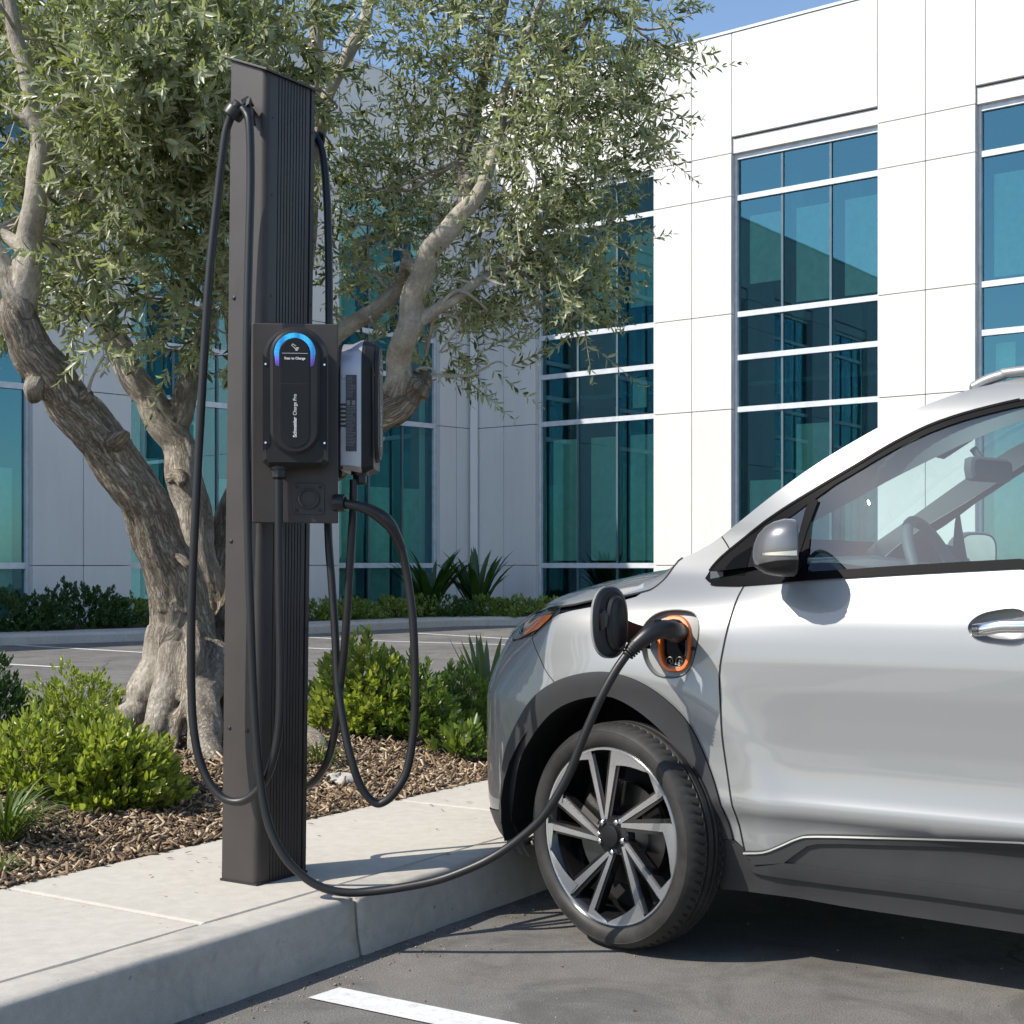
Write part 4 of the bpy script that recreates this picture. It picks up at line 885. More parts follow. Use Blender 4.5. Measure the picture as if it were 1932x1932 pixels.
    # gland
    gc = c+ex*(-.048)+en*.055
    m = MB(); m.lathe(gc, -up, [(-.006, .026), (.006, .026), (.006, .020), (.010, .020)], 24); m.lathe(gc, -up, [(.008, .022), (.028, .022)], 6); m.lathe(gc, -up, [(.028, .020), (.034, .017), (.034, .012)], 24)
    m.build('cable_gland', M['black_plastic'], root, smooth=True, angle=30)
    # side label, vents and rivet on the left side
    sx = -ex; sd = c-ex*(W/2+.0004)
    m = MB(); m.box(sd+up*.062+en*.020-ex*.0, en*.032, up*.225, sx*.0008); lab = m.build('rating_label', M['label_grey'], root)
    m = MB(); z = .280; rnd = random.Random(4)
    while z > .075:
        if abs(z-.205) > .014:
            m.box(sd+up*z+en*.0215-ex*.0009, en*(.029*rnd.uniform(.55, 1)), up*.0013, sx*.0003)
        z -= .0042
    m.box(sd+up*.198+en*.0225-ex*.0009, en*.010, up*.014, sx*.0003); m.box(sd+up*.198+en*.038-ex*.0009, en*.010, up*.014, sx*.0003); m.box(sd+up*.192+en*.022-ex*.0009, en*.028, up*.002, sx*.0003)
    sub(m.build('print', M['label_line'], None), lab)
    m = MB()
    for i in range(6): m.box(sd+up*(.135+i*.0125)+en*.003-ex*.001, en*.017, up*.005, sx*.004)
    m.split('vent', M['black_plastic'], root)
    m = MB(); m.box(c-ex*(W/2-.006)+up*.01+en*(-.002), ex*(W-.012), up*.30, en*.012); m.build('back_plate', M['black_plastic'], root)
    m = MB(); m.lathe(sd+up*.282+en*.013, sx, [(-.001, .006), (.001, .006), (.0012, .0045), (.0006, .0042), (.0006, .0001)], 16); m.build('rivet', M['silver_shell'], root, smooth=True)
    return root, gc-up*.03
def cable(name, pts, r, par, mat, label=None):
    P = [at(x, y, D) for x, y, D in pts]; C = catmull(P, 7); m = MB(); m.tube(C, r, 16)
    return m.build(name, mat, par, smooth=True, angle=60)
# ------------------------------------------------------------------ car
UC = 4.625                                             # centre plane (u)
PLAN = [(-2.80, 4.625), (-2.797, 4.45), (-2.785, 4.30), (-2.76, 4.18), (-2.715, 4.07), (-2.645, 3.97), (-2.54, 3.882), (-2.40, 3.815), (-2.22, 3.765), (-2.0, 3.742), (-1.7, 3.734), (-1.2, 3.73), (-.6, 3.728), (0, 3.728), (.6, 3.732), (1.0, 3.75), (1.22, 3.80), (1.36, 3.92), (1.43, 4.10), (1.45, 4.625)]
PC = np.array([p[:2] for p in catmull([np.array([a, b, 0.]) for a, b in PLAN], 14)])
PS = np.concatenate([[0], np.cumsum(np.linalg.norm(np.diff(PC, axis=0), axis=1))]); PT = np.gradient(PC, PS, axis=0); PT /= np.linalg.norm(PT, axis=1)[:, None]
PN = np.stack([-PT[:, 1], PT[:, 0]], 1)                # inward normal in (v,u)
if PN[len(PN)//2][1] < 0: PN = -PN
SIDE = ([.10, .17, .22, .28, .33, .37, .405, .452, .50, .56, .62, .70, .78, .86, .92, .965, 1.0, 1.04, 1.08, 1.12, 1.2, 1.3, 1.4, 1.5, 1.56, 1.60, 1.63, 1.66, 1.70],
        [.115, .065, .058, .040, .037, .034, .030, -.012, .004, .012, .013, .008, .001, .0, .007, .016, .028, .044, .060, .076, .108, .150, .195, .245, .280, .310, .350, .42, .60])
FEND = ([.10, .33, .42, .50, .62, .78, .86, .92, .96, 1.0, 1.03, 1.06, 1.09, 1.2], [.10, .012, .004, .002, .003, .0, .003, .012, .026, .052, .082, .125, .170, .24])
NOSE = ([.10, .20, .25, .33, .5, .7, .78, .84, .88, .92, .96, 1.0, 1.1], [.12, .075, .035, .006, .0, .0, .026, .052, .075, .105, .155, .24, .5])
_nz = np.linspace(0, 1.75, 701)
def _sm(tab, s=5):
    y = np.interp(_nz, *tab); k = np.exp(-.5*(np.arange(-3*s, 3*s+1)/s)**2); k /= k.sum(); return np.convolve(np.pad(y, 3*s, mode='edge'), k, 'valid')
T_SIDE, T_FEND, T_NOSE = _sm(SIDE, 3), _sm(FEND), _sm(NOSE)
def sstep(x, a, b): t = np.clip((x-a)/(b-a), 0, 1); return t*t*(3-2*t)
def tum(p, z):
    v = np.interp(p, PS, PC[:, 0]); s = np.interp(z, _nz, T_SIDE); f = np.interp(z, _nz, T_FEND); n = np.interp(z, _nz, T_NOSE)
    # the low ledge fades out towards the front wheel
    led = sstep(v, -1.55, -1.15)*0+1
    a = sstep(v, -2.05, -1.30); r = s*a+f*(1-a); b = sstep(-v, 2.28, 2.62); r = r*(1-b)+n*b
    # flared arch shoulder round the front wheel
    d = np.hypot(v+2.03, z-.34); r = r-.013*np.exp(-((d-.46)/.065)**2)*(1-b*.6)
    return r
def S(p, z, off=0.0):
    p = np.asarray(p, float); z = np.asarray(z, float); t = tum(p, z)-off
    v = np.interp(p, PS, PC[:, 0])+np.interp(p, PS, PN[:, 0])*t; u = np.interp(p, PS, PC[:, 1])+np.interp(p, PS, PN[:, 1])*t
    P = u[..., None]*Uv+v[..., None]*Vv; P[..., 2] = z; return P
def Snorm(p, z):
    e = .004; a = S(p+e, z)-S(p-e, z); b = S(p, z+e)-S(p, z-e); n = np.cross(a, b); n /= np.linalg.norm(n, axis=-1)[..., None]; return n
PMID = PS[-1]/2
def pix(x, y, off=0.0):
    """pixel -> (p, z) on the side sheet"""
    Ds = np.arange(2.6, 5.6, .01)
    def fn(D):
        X = (x-HX)/F*D; P = np.array([X, D, 0]); v = P@Vv; u = P@Uv; z = CH-(y-HY)/F*D
        d = (PC[:, 0]-v)**2+(PC[:, 1]-u)**2; i = int(np.argmin(d)); s = (v-PC[i, 0])*PN[i, 0]+(u-PC[i, 1])*PN[i, 1]
        p = PS[i]+(v-PC[i, 0])*PT[i, 0]+(u-PC[i, 1])*PT[i, 1]
        return s-float(tum(p, z))+off, p, z
    prev = fn(Ds[0])[0]; a = Ds[0]
    bestv = (1e9, None)
    for D in Ds[1:]:
        f, p, z = fn(D)
        if abs(f) < bestv[0]: bestv = (abs(f), (p, z))
        if prev < 0 <= f:
            lo, hi = a, D
            for _ in range(18):
                m = (lo+hi)/2
                if fn(m)[0] < 0: lo = m
                else: hi = m
            _, p, z = fn(hi); return (float(p), float(z))
        prev = f; a = D
    return tuple(map(float, bestv[1]))
def pixs(L_, n=0, off=0.0):
    Q = [np.array([*pix(x, y, off), 0.]) for x, y in L_]
    if n: Q = catmull(Q, n)
    return [(q[0], q[1]) for q in Q]
def inside(P, poly):
    x, y = P[:, 0], P[:, 1]; c = np.zeros(len(P), bool); q = np.asarray(poly); n = len(q); j = n-1
    for i in range(n):
        k = ((q[i, 1] > y) != (q[j, 1] > y)) & (x < (q[j, 0]-q[i, 0])*(y-q[i, 1])/(q[j, 1]-q[i, 1]+1e-12)+q[i, 0]); c ^= k; j = i
    return c
def dist_poly(P, poly):
    q = np.asarray(poly); d = np.full(len(P), 1e9)
    for i in range(len(q)):
        a, b = q[i-1], q[i]; ab = b-a; t = np.clip(((P-a)@ab)/(ab@ab+1e-12), 0, 1); d = np.minimum(d, np.linalg.norm(P-(a+t[:, None]*ab), axis=1))
    return d
def dens(poly, s=.03, closed=True):
    out = []; n = len(poly)
    for i in range(n if closed else n-1):
        a = np.asarray(poly[i], float); b = np.asarray(poly[(i+1) % n], float); k = max(1, int(np.linalg.norm(b-a)/s))
        for j in range(k): out.append(tuple(a+(b-a)*j/k))
    if not closed: out.append(tuple(poly[-1]))
    return out
def tri(poly, holes=(), s=.03):
    poly = dens(poly, s); holes = [dens(h, s) for h in holes]
    x0, y0 = np.min(poly, 0); x1, y1 = np.max(poly, 0)
    g = np.array([(x, y) for x in np.arange(x0, x1, s) for y in np.arange(y0, y1, s)])
    k = inside(g, poly) & (dist_poly(g, poly) > s*.45)
    for h in holes: k &= ~inside(g, h) & (dist_poly(g, h) > s*.45)
    g = g[k]; pts = [Vector(p) for p in poly]; edges = [(i, (i+1) % len(poly)) for i in range(len(poly))]
    for h in holes:
        o = len(pts); pts += [Vector(p) for p in h]; edges += [(o+i, o+(i+1) % len(h)) for i in range(len(h))]
    pts += [Vector(p) for p in g]
    r = delaunay_2d_cdt(pts, edges, [], 0, 1e-6); V_ = np.array([tuple(v) for v in r[0]]); T = [tuple(f) for f in r[2]]
    c = np.array([V_[list(t)].mean(0) for t in T]); k = inside(c, poly)
    for h in holes: k &= ~inside(c, h)
    return V_, [t for t, q in zip(T, k) if q]
def mir(P):
    P = np.array(P, float); u = P@Uv; return P+np.outer(2*(UC-u), Uv)
def panel(name, poly, mat, par, off=0.0, holes=(), s=.03, mirror=True, lip=0.0, lipmat=None):
    V_, T = tri(poly, holes, s); P = S(V_[:, 0], V_[:, 1], off); Nn = Snorm(V_[:, 0], V_[:, 1])
    f0 = T[0]; n0 = np.cross(P[f0[1]]-P[f0[0]], P[f0[2]]-P[f0[0]])
    cam = -Uv; sg = np.sign(np.dot(Nn.mean(0), cam)) or 1; 
    if np.dot(Nn[len(Nn)//2], np.array([0, 0, CH])-P[len(Nn)//2]) < 0: Nn = -Nn
    if np.dot(n0, Nn[f0[0]]) < 0: T = [t[::-1] for t in T]
    P2, N2, T2 = P, Nn, list(T)
    if lip:
        b = dens(poly, s); k = len(P2); B = S(np.array([q[0] for q in b]), np.array([q[1] for q in b]), off); C_ = S(np.array([q[0] for q in b]), np.array([q[1] for q in b]), off-lip)
        Nb = Snorm(np.array([q[0] for q in b]), np.array([q[1] for q in b])); n = len(b)
        P2 = np.concatenate([P2, B, C_]); N2 = np.concatenate([N2, np.zeros_like(B)+[0, 0, 0.]+0, np.zeros_like(B)])
        T2 += [(k+i, k+(i+1) % n, k+n+(i+1) % n, k+n+i) for i in range(n)]
        o = mesh(name, P2, T2, mat, par, smooth=True, angle=40)
        out = [o]
    else: out = [mesh(name, P2, T2, mat, par, normals=N2)]
    if mirror:
        Pm = mir(P2)
        if lip: mesh(name, Pm, [t[::-1] for t in T2], mat, par, smooth=True, angle=40)
        else:
            Nm = N2-2*np.outer(N2@Uv, Uv); mesh(name, Pm, [t[::-1] for t in T2], mat, par, normals=Nm)
    return out[0]
def ribbon(mb, line, w=.005, off=.0008, s=.02):
    q = np.array(dens(line, s, closed=False)); t = np.gradient(q, axis=0); t /= np.linalg.norm(t, axis=1)[:, None]+1e-9; n = np.stack([-t[:, 1], t[:, 0]], 1)*w/2
    A = S(q[:, 0]+n[:, 0], q[:, 1]+n[:, 1], off); B = S(q[:, 0]-n[:, 0], q[:, 1]-n[:, 1], off); k = len(q)
    mb.add(np.concatenate([A, B]), [(i, i+1, k+i+1, k+i) for i in range(k-1)])
def strip3(mb, A, B):
    k = len(A); mb.add(list(A)+list(B), [(i, i+1, k+i+1, k+i) for i in range(k-1)])
def build_car():
    base = uv(3.75, -2.04, 0)
    car = thing('parked_car', base, 'silver electric crossover car plugged in and parked nose in at the kerb', 'car')
    # --- traced lines (pixel) on the side sheet
    archO = pixs([(949, 1552), (949, 1493), (956, 1420), (984, 1352.7), (1013, 1311.7), (1048, 1287), (1086, 1273), (1125.8, 1267), (1163, 1270.6), (1207, 1286), (1251, 1314.5), (1293, 1355), (1320.7, 1402), (1350, 1478.6), (1376, 1552), (1384, 1582)], 4)
    archI = pixs([(971, 1552), (975, 1493), (984, 1437.6), (1007, 1390.7), (1042, 1346.8), (1086, 1322), (1139, 1313), (1174, 1322), (1218, 1350), (1262, 1390.7), (1297, 1437.6), (1320.7, 1484.5), (1340, 1545), (1346, 1582)], 4)
    doorF = pixs([(1406, 1101.7), (1392.8, 1125.6), (1379, 1164.8), (1364, 1226.5), (1357.5, 1273.6), (1360, 1341.7), (1365, 1409.9), (1375, 1478), (1388.8, 1539), (1404, 1600.7)], 3)
    trimT = pixs([(1406, 1605), (1443, 1603.5), (1474, 1592), (1508, 1577.5), (1538.8, 1573.4), (1661, 1576), (1794, 1580), (1925, 1585)], 3)
    doorB = pixs([(1404, 1600.7), (1409, 1628), (1426, 1646.7), (1455, 1654), (1559, 1668.8), (1729.5, 1689), (1925, 1716.5)], 3)
    rockB = pixs([(1361.6, 1677), (1457, 1687.6), (1593, 1709.7), (1760, 1735), (1925, 1760)], 3)
    beltL = pixs([(1331, 1091), (1343, 1100.5), (1372, 1102.5), (1410, 1101.7), (1512, 1093.5), (1614, 1086), (1750.6, 1077.6), (1925, 1068.5)], 3)
    trimU = pixs([(1331, 1091), (1345, 1069), (1375.7, 1038.7), (1444, 984), (1539, 922.8), (1614, 878.5), (1682.5, 837.6), (1750.6, 803.5), (1819, 779.7), (1887, 762), (1925, 753.5)], 3)
    pilU = pixs([(1362, 1011.4), (1416.6, 967), (1478, 919), (1546, 871.7), (1614, 830.8), (1682.5, 793), (1750.6, 762.6), (1825.6, 736), (1887, 721.7), (1925, 713)], 3)
    hoodE = pixs([(1002.7, 1159.6), (1030, 1151), (1059.8, 1144), (1119, 1132.5), (1176, 1124.5), (1215, 1116), (1232, 1110), (1251, 1095), (1268, 1074), (1280, 1058)], 3)
    fendT = pixs([(1288, 1053), (1315, 1041), (1340, 1027)])
    bumC = pixs([(1003.8, 1199), (1016, 1235.5), (1029, 1264), (1046, 1287)], 3)
    zt = trimT[-1]; pr = zt[0]
    print('pr', pr, 'pil end', pilU[-1], 'trimU end', trimU[-1], 'belt', beltL[-1], 'trimT', trimT[-1], 'doorB', doorB[-1], 'rock', rockB[-1], 'hoodE', hoodE[0], hoodE[-1], 'fend', fendT)
    pe = PS[-1]
    vp = lambda v: float(np.interp(v, PC[20:, 0], PS[20:]))
    pD = vp(-.62)                                      # rear edge of the front door
    zb, ztt, zrk = doorB[-1][1], trimT[-1][1], rockB[-1][1]
    beltR = [(pD, 1.085), (vp(.2), 1.105), (vp(.7), 1.13), (vp(1.0), 1.17)]
    trimR = [(vp(1.0), 1.17), (vp(.75), 1.36), (vp(.4), 1.46), (vp(0), 1.53), (pD, trimU[-1][1]+.022)]
    cantR = [(vp(-.45), pilU[-1][1]+.015), (vp(0), pilU[-1][1]+.012), (vp(.5), 1.61), (vp(1.0), 1.55), (vp(1.25), 1.47)]
    # bumper (includes its side wrap): from the nose centre line to the fender
    archFront = [q for q in archO if q[0] <= bumC[-1][0]]
    hEdge0 = hoodE[0]
    light_lo = pixs([(967, 1207), (979, 1206), (1003, 1198)]); 
    bump_poly = [(.0, .30), (.0, .90)]+[(.45, .905), (.62, .89)]+[pix(969, 1210)]+[bumC[0]]+bumC[1:]+archFront[::-1][1:]+[(archO[0][0], .335), (.6, .31)]
    panel('bumper', bump_poly, M['paint'], car)
    lipP = pixs([(931, 1556), (949, 1553), (971, 1553), (980, 1605), (992, 1622)])
    panel('lower_bumper', [(0, .30), (.6, .31), (archO[0][0], .333), (archI[0][0], archI[0][1]), (archI[0][0]+.015, .26), (archI[0][0]+.03, .20), (.6, .18), (0, .18)], M['cladding'], car, off=.004)
    # fender
    arF = [q for q in archO if q[0] >= bumC[-1][0]]
    hl = pixs([(1010, 1196), (1033, 1173), (1055, 1159), (1080, 1152), (1119, 1145), (1150, 1139), (1176, 1133), (1200, 1126)])
    fender_poly = [bumC[-1]]+arF+[doorF[-1]]+doorF[::-1][1:]+[beltL[2], beltL[1], beltL[0]]+trimU[1:6]+[pilU[1], pilU[0]]+fendT[::-1]+[h for h in hoodE[::-1] if h[0] > hl[-1][0]+.01]+hl[::-1]+bumC[:-1]
    port = pixs([(1216, 1182.7), (1229, 1165), (1251, 1153.5), (1286, 1151.5), (1312, 1159), (1318, 1180), (1314.7, 1213.5), (1303.7, 1255), (1290.5, 1272.8), (1262, 1278), (1237, 1272), (1220, 1250), (1212, 1215)], 3)
    # catmull the port outline closed
    port = [tuple(q[:2]) for q in catmull([np.array([*pix(x, y), 0.]) for x, y in [(1214, 1184), (1228, 1165), (1251, 1154), (1284, 1151.5), (1310, 1158), (1317.5, 1180), (1314.7, 1213.5), (1304, 1255), (1288, 1273), (1262, 1278), (1236, 1271), (1219, 1248), (1211, 1215)]], 4, closed=True)]
    panel('fender', fender_poly, M['paint'], car, holes=[port], s=.022, mirror=False)
    panel('fender', fender_poly, M['paint'], car, s=.03, mirror=True).hide_render = False
    bpy.data.objects.remove([o for o in car.children if o.name.startswith('fender')][1])
    # door
    door_poly = doorF[::-1]+[q for q in beltL if q[0] > doorF[0][0]+.01]+[(pD, 1.085)]+[(pD, ztt)]+[q for q in trimT[::-1] if q[0] < pD-.01]
    handle = [tuple(q[:2]) for q in catmull([np.array([*pix(x, y), 0.]) for x, y in [(1826, 1186), (1838, 1166), (1870, 1153), (1925, 1150)]]+[np.array([pix(1925, 1185)[0]+.045, pix(1925, 1185)[1], 0.])]+[np.array([*pix(x, y), 0.]) for x, y in [(1925, 1219), (1880, 1217), (1842, 1208)]], 4, closed=True)]
    dr = panel('door', door_poly, M['paint'], car, s=.026, holes=[handle], mirror=False)
    panel('door', door_poly, M['paint'], car, s=.03); bpy.data.objects.remove([o for o in car.children if o.name.startswith('door')][1])
    # handle cup and grip
    ph = np.mean([h[0] for h in handle]); zh = np.mean([h[1] for h in handle]); m = MB(); n = len(handle); rings = []
    for sc_, dep in ((1, 0), (.93, .012), (.75, .026), (.4, .034), (.02, .036)):
        rings.append(S(np.array([ph+(h[0]-ph)*sc_ for h in handle]), np.array([zh+(h[1]-zh)*sc_ for h in handle]), -dep))
    m.add(np.concatenate(rings), [(i*n+k, i*n+(k+1) % n, (i+1)*n+(k+1) % n, (i+1)*n+k) for i in range(4) for k in range(n)])
    sub(m.build('handle_cup', M['paint'], None, smooth=True, angle=80), dr)
    hx = [pix(1834, 1189), pix(1870, 1184), pix(1925, 1181)]; m = MB()
    gl = [(hx[0][0]-.0, hx[0][1], -.005), (hx[0][0]+.03, hx[0][1]+.003, .014), (hx[1][0]+.03, hx[1][1]+.004, .024), (hx[2][0], hx[2][1], .026), (hx[2][0]+.08, hx[2][1]+.004, .02), (hx[2][0]+.12, hx[2][1]+.004, -.005)]
    C = catmull([np.array(q) for q in gl], 5); V_ = []; K = 14
    for q in C:
        c = S(q[0], q[1], q[2]); 
        for k in range(K):
            a = 2*math.pi*k/K; V_.append(c+np.array([0, 0, 1])*math.sin(a)*.017+(-Uv)*math.cos(a)*.009)
    m.add(V_, [(i*K+k, i*K+(k+1) % K, (i+1)*K+(k+1) % K, (i+1)*K+k) for i in range(len(C)-1) for k in range(K)]); sub(m.build('door_handle', M['chrome'], None, smooth=True, angle=80), dr)
    # rear half of the side (out of frame): rear door, quarter panel
    arch2 = [(vp(.64+.40*math.cos(t)), .34+.42*math.sin(t)) for t in np.linspace(math.pi*1.02, -.02*math.pi, 24)]
    rear_poly = [(pD, ztt)]+[(pD, 1.085)]+beltR[1:]+trimR[1:3][:0]+[(vp(1.0), 1.17), (vp(1.1), 1.3), (vp(1.25), 1.47), (vp(1.36), 1.3), (pe, 1.05), (pe, .30), (vp(1.1), .30)]+arch2[::-1]+[(arch2[0][0]-.02, ztt)]
    panel('rear_body', rear_poly, M['paint'], car, s=.05)
    panel('rear_cladding', [(arch2[0][0]-.04, ztt)]+[(vp(.64+.45*math.cos(t)), .34+.47*math.sin(t)) for t in np.linspace(math.pi*.98, .02*math.pi, 20)]+[(arch2[-1][0], arch2[-1][1])]+arch2[::-1], M['cladding'], car, off=.006, s=.05)
    # cladding ring on the front arch
    ring = archO+archI[::-1]
    panel('arch_cladding', ring, M['cladding'], car, off=.009, s=.022)
    m = MB()
    A = S(np.array([q[0] for q in archI]), np.array([q[1] for q in archI]), .009); strip3(m, A, A+Uv*.16)
    Mm = mir(A); strip3(m, Mm, Mm-Uv*.16)
    A = S(np.array([q[0] for q in archO]), np.array([q[1] for q in archO]), .009); strip3(m, A, S(np.array([q[0] for q in archO]), np.array([q[1] for q in archO]), -.002))
    m.split('arch_lip', M['well'], car, smooth=True)
    # rocker, door cladding, trim
    brk = [pix(1346, 1583), pix(1384, 1583), doorF[-1]]+doorB[1:]+[(vp(.20), .27), (vp(.22), zrk)]+rockB[::-1]
    panel('rocker_panel', brk, M['cladding'], car, off=.004)
    dcl = trimT+[(pD, ztt), (pD, zb)]+doorB[::-1][:-1]
    panel('door_cladding', dcl, M['cladding'], car, off=.004, lip=.004)
    panel('rear_door_cladding', [(pD+.006, ztt), (arch2[0][0]-.03, ztt), (arch2[0][0]-.02, zb), (pD+.006, zb)], M['cladding'], car, off=.012, s=.05)
    m = MB(); tl = trimT+[(pD, ztt)]; q = np.array(dens(tl, .015, closed=False)); tg = np.gradient(q, axis=0); tg /= np.linalg.norm(tg, axis=1)[:, None]; nn = np.stack([-tg[:, 1], tg[:, 0]], 1)
    for k0, k1, o0, o1 in ((.000, .003, .003, .016), (.003, .007, .016, .019), (.007, .010, .019, .012)):
        strip3(m, S(q[:, 0]-nn[:, 0]*k0, q[:, 1]-nn[:, 1]*k0, o0), S(q[:, 0]-nn[:, 0]*k1, q[:, 1]-nn[:, 1]*k1, o1))
    m.build('trim_strip', M['port_grey'], car, smooth=True)
    # recessed facet in the door cladding
    fac = pixs([(1482, 1627), (1515, 1603), (1545, 1591), (1661, 1593), (1925, 1601)], 2); facL = pixs([(1482, 1627), (1560, 1640), (1640, 1650), (1925, 1684)], 2)
    panel('cladding_upper_band', trimT+[(pD-.01, ztt), (pD-.01, fac[-1][1])]+fac[::-1]+[pix(1425, 1630)], M['cladding'], car, off=.014, lip=.012, s=.02)
    panel('cladding_lower_band', facL+[(pD-.01, facL[-1][1]), (pD-.01, zb+.004)]+[(q[0], q[1]+.004) for q in doorB[::-1][:-5]]+[pix(1428, 1634)], M['cladding'], car, off=.014, lip=.012, s=.02)
    # gaps
    m = MB(); ribbon(m, doorF+doorB[1:], .0055); ribbon(m, [(pD, 1.08), (pD, zb)], .005); ribbon(m, bumC, .0028, .0006); ribbon(m, hoodE[1:]+[pix(1288, 1052)], .006, .0012)
    ribbon(m, pixs([(1362, 1012), (1370, 1024), (1377, 1036)]), .004, .0015); ribbon(m, pixs([(949, 1552), (971, 1552)]), .004, .0105); ribbon(m, pixs([(1346, 1583), (1384, 1583)]), .003, .0105)
    m.split('panel_gap', M['well'], car)
    # pillar + roof side
    pill = trimU[5:]+[(pD, trimU[-1][1]+.022)]+trimR[::-1][1:-1]+[(vp(1.0), 1.17), (vp(1.25), 1.47)]+cantR[::-1][1:]+pilU[::-1][:-1]
    panel('roof_pillar', pill, M['paint'], car, s=.025)
    # black window surround, glass
    glassO = trimU+[(pD, trimU[-1][1]+.022)]+trimR[::-1][1:]+beltR[::-1][1:-1]+[(pD, 1.085)]+[q for q in beltL[::-1] if q[0] < pD]
    lineT = pixs([(1539, 936), (1614, 892), (1682.5, 851.5), (1750.6, 818), (1819, 793), (1887, 775), (1925, 766.5)], 2)
    lineB = pixs([(1925, 1054), (1750.6, 1063.5), (1614, 1073), (1522, 1079)], 2)
    pB = vp(-.72)
    g1 = [(lineT[0][0]-.005, lineT[0][1]-.012)]+lineT[1:]+[(pB, lineT[-1][1]+.014), (pB, 1.10)]+lineB
    g0 = pixs([(1357, 1084), (1406, 1085.5), (1420, 1030), (1385, 1053)])
    g0b = pixs([(1470, 990), (1500, 969), (1524, 951), (1519, 965), (1504, 1020), (1480, 1010)])
    g2 = [(pB+.10, 1.105), (vp(.35), 1.125), (vp(.45), 1.40), (vp(.1), 1.48), (pB+.10, 1.535)]
    panel('window_trim', glassO, M['trim_black'], car, off=.003, holes=[g1, g2, g0b], s=.025)
    gw = panel('side_window', g1, M['car_glass'], car, off=-.002, s=.06)
    panel('side_window', g2, M['car_glass'], car, off=-.002, s=.06)
    panel('quarter_window', g0, M['gloss_black'], car, off=.0045, s=.03); panel('quarter_window', g0b, M['car_glass'], car, off=-.001, s=.03)
    m = MB(); ribbon(m, [(lineT[0][0]+.004, lineT[0][1]-.01), pix(1519, 1000), pix(1505, 1045), pix(1501, 1083)], .017, .006); m.build('window_divider', M['trim_black'], car)
    m = MB(); ribbon(m, beltL[3:]+[(pD, 1.082)], .008, .0065); ribbon(m, trimU[2:], .007, .006); m.split('weather_strip', M['trim_black'], car)
    # --- hood
    q = np.array(dens(hoodE+[pix(1288, 1052)]+fendT, .03, closed=False)); E = S(q[:, 0], q[:, 1]); vE = E@Vv; 
    nose = []
    for p in np.linspace(.0, hoodE[0][0], 9)[:-1]: nose.append(S(p, .93 if p < .5 else .93+(hoodE[0][1]-.93)*((p-.5)/(hoodE[0][0]-.5))))
    edge = E; K = 22; rows = []
    def zc(v): return np.interp(v, [-2.74, -2.66, -2.58, -2.45, -2.30, -2.15, -2.0, -1.8, -1.6, -1.4], [.93, .985, 1.025, 1.068, 1.098, 1.122, 1.143, 1.165, 1.20, 1.25])
    vmin = -2.73
    vE0, vE1 = vE[0], vE[-1]
    for i, e in enumerate(edge):
        t = i/(len(edge)-1); vc = vmin+(t**1.25)*((vE1-.12)-vmin) if t < 1 else vE1-.12; row = []
        for k in range(K+1):
            a = k/K; u = (e@Uv)+(UC-e@Uv)*a; sv = math.sin(a*math.pi/2); v = vE[i]+(vc-vE[i])*sv**.8
            z = e[2]+(zc(vc)-e[2])*(math.sin(min(1, a*1.0)*math.pi/2))**.85 
            row.append(uv(u, v, z))
        rows.append(row)
    R_ = np.array(rows); full = np.concatenate([R_, mir(R_.reshape(-1, 3)).reshape(R_.shape)[:, ::-1][:, 1:]], 1); nr, nc = full.shape[:2]
    mesh('hood', full.reshape(-1, 3), [(i*nc+j, i*nc+j+1, (i+1)*nc+j+1, (i+1)*nc+j) for i in range(nr-1) for j in range(nc-1)], M['paint'], car, smooth=True)
    m = MB(); fr = full[0]; k = len(fr); pn = np.array([S(p, .88) for p in np.linspace(hoodE[0][0], 0, K+1)]); pn = np.concatenate([pn, mir(pn)[::-1][1:]]); strip3(m, fr, pn)
    m.build('grille_trim', M['gloss_black'], car, smooth=True)
    # --- headlight
    hp = pixs([(966.5, 1206), (966.5, 1192), (974, 1177), (997, 1161.5), (1030, 1152.5), (1060, 1145), (1119, 1133), (1176, 1125), (1212, 1117), (1229, 1112), (1222, 1118), (1200, 1128), (1176, 1136), (1150, 1142), (1119, 1149), (1080, 1156), (1055, 1163), (1033, 1176), (1008, 1198), (979, 1206)])
    hb = panel('headlight', hp, M['gloss_black'], car, off=-.012, s=.02, mirror=True)
    am = pixs([(1045, 1158.5), (1037, 1169), (1018, 1187), (993, 1199), (990.5, 1191), (996, 1172), (1020, 1163)])
    am = panel('amber_reflector', am, M['amber'], None, off=.006, s=.012, mirror=False); sub(am, hb)
    m = panel('headlight_lens', [q for q in hp[:6]]+hp[16:], M['lamp_glass'], None, off=.004, s=.02, mirror=False); sub(m, hb)
    # --- windshield and roof
    pc = pilU+cantR; q = np.array(dens(pc, .05, closed=False)); E = S(q[:, 0], q[:, 1]); vE = E@Vv; rows = []; K = 14
    for i, e in enumerate(E):
        t = i/(len(E)-1); row = []; v0 = vE[i]; ispil = v0 < -.95
        bow = -.20*max(0, min(1, (-.7-v0)/1.0)); zr = .012+.035*max(0, min(1, (v0+1.75)/.7))
        for k in range(K+1):
            a = k/K; s_ = math.sin(a*math.pi/2); row.append(uv((e@Uv)+(UC-e@Uv)*a, v0+bow*s_, e[2]+zr*s_))
        rows.append(row)
    R_ = np.array(rows); full = np.concatenate([R_, mir(R_.reshape(-1, 3)).reshape(R_.shape)[:, ::-1][:, 1:]], 1); nc = full.shape[1]
    iw = int(np.argmin(np.abs(vE+1.02))); f = lambda a, b: [(i*nc+j, i*nc+j+1, (i+1)*nc+j+1, (i+1)*nc+j) for i in range(a, b) for j in range(nc-1)]
    mesh('windshield', full.reshape(-1, 3), f(0, iw), M['car_glass'], car, smooth=True)
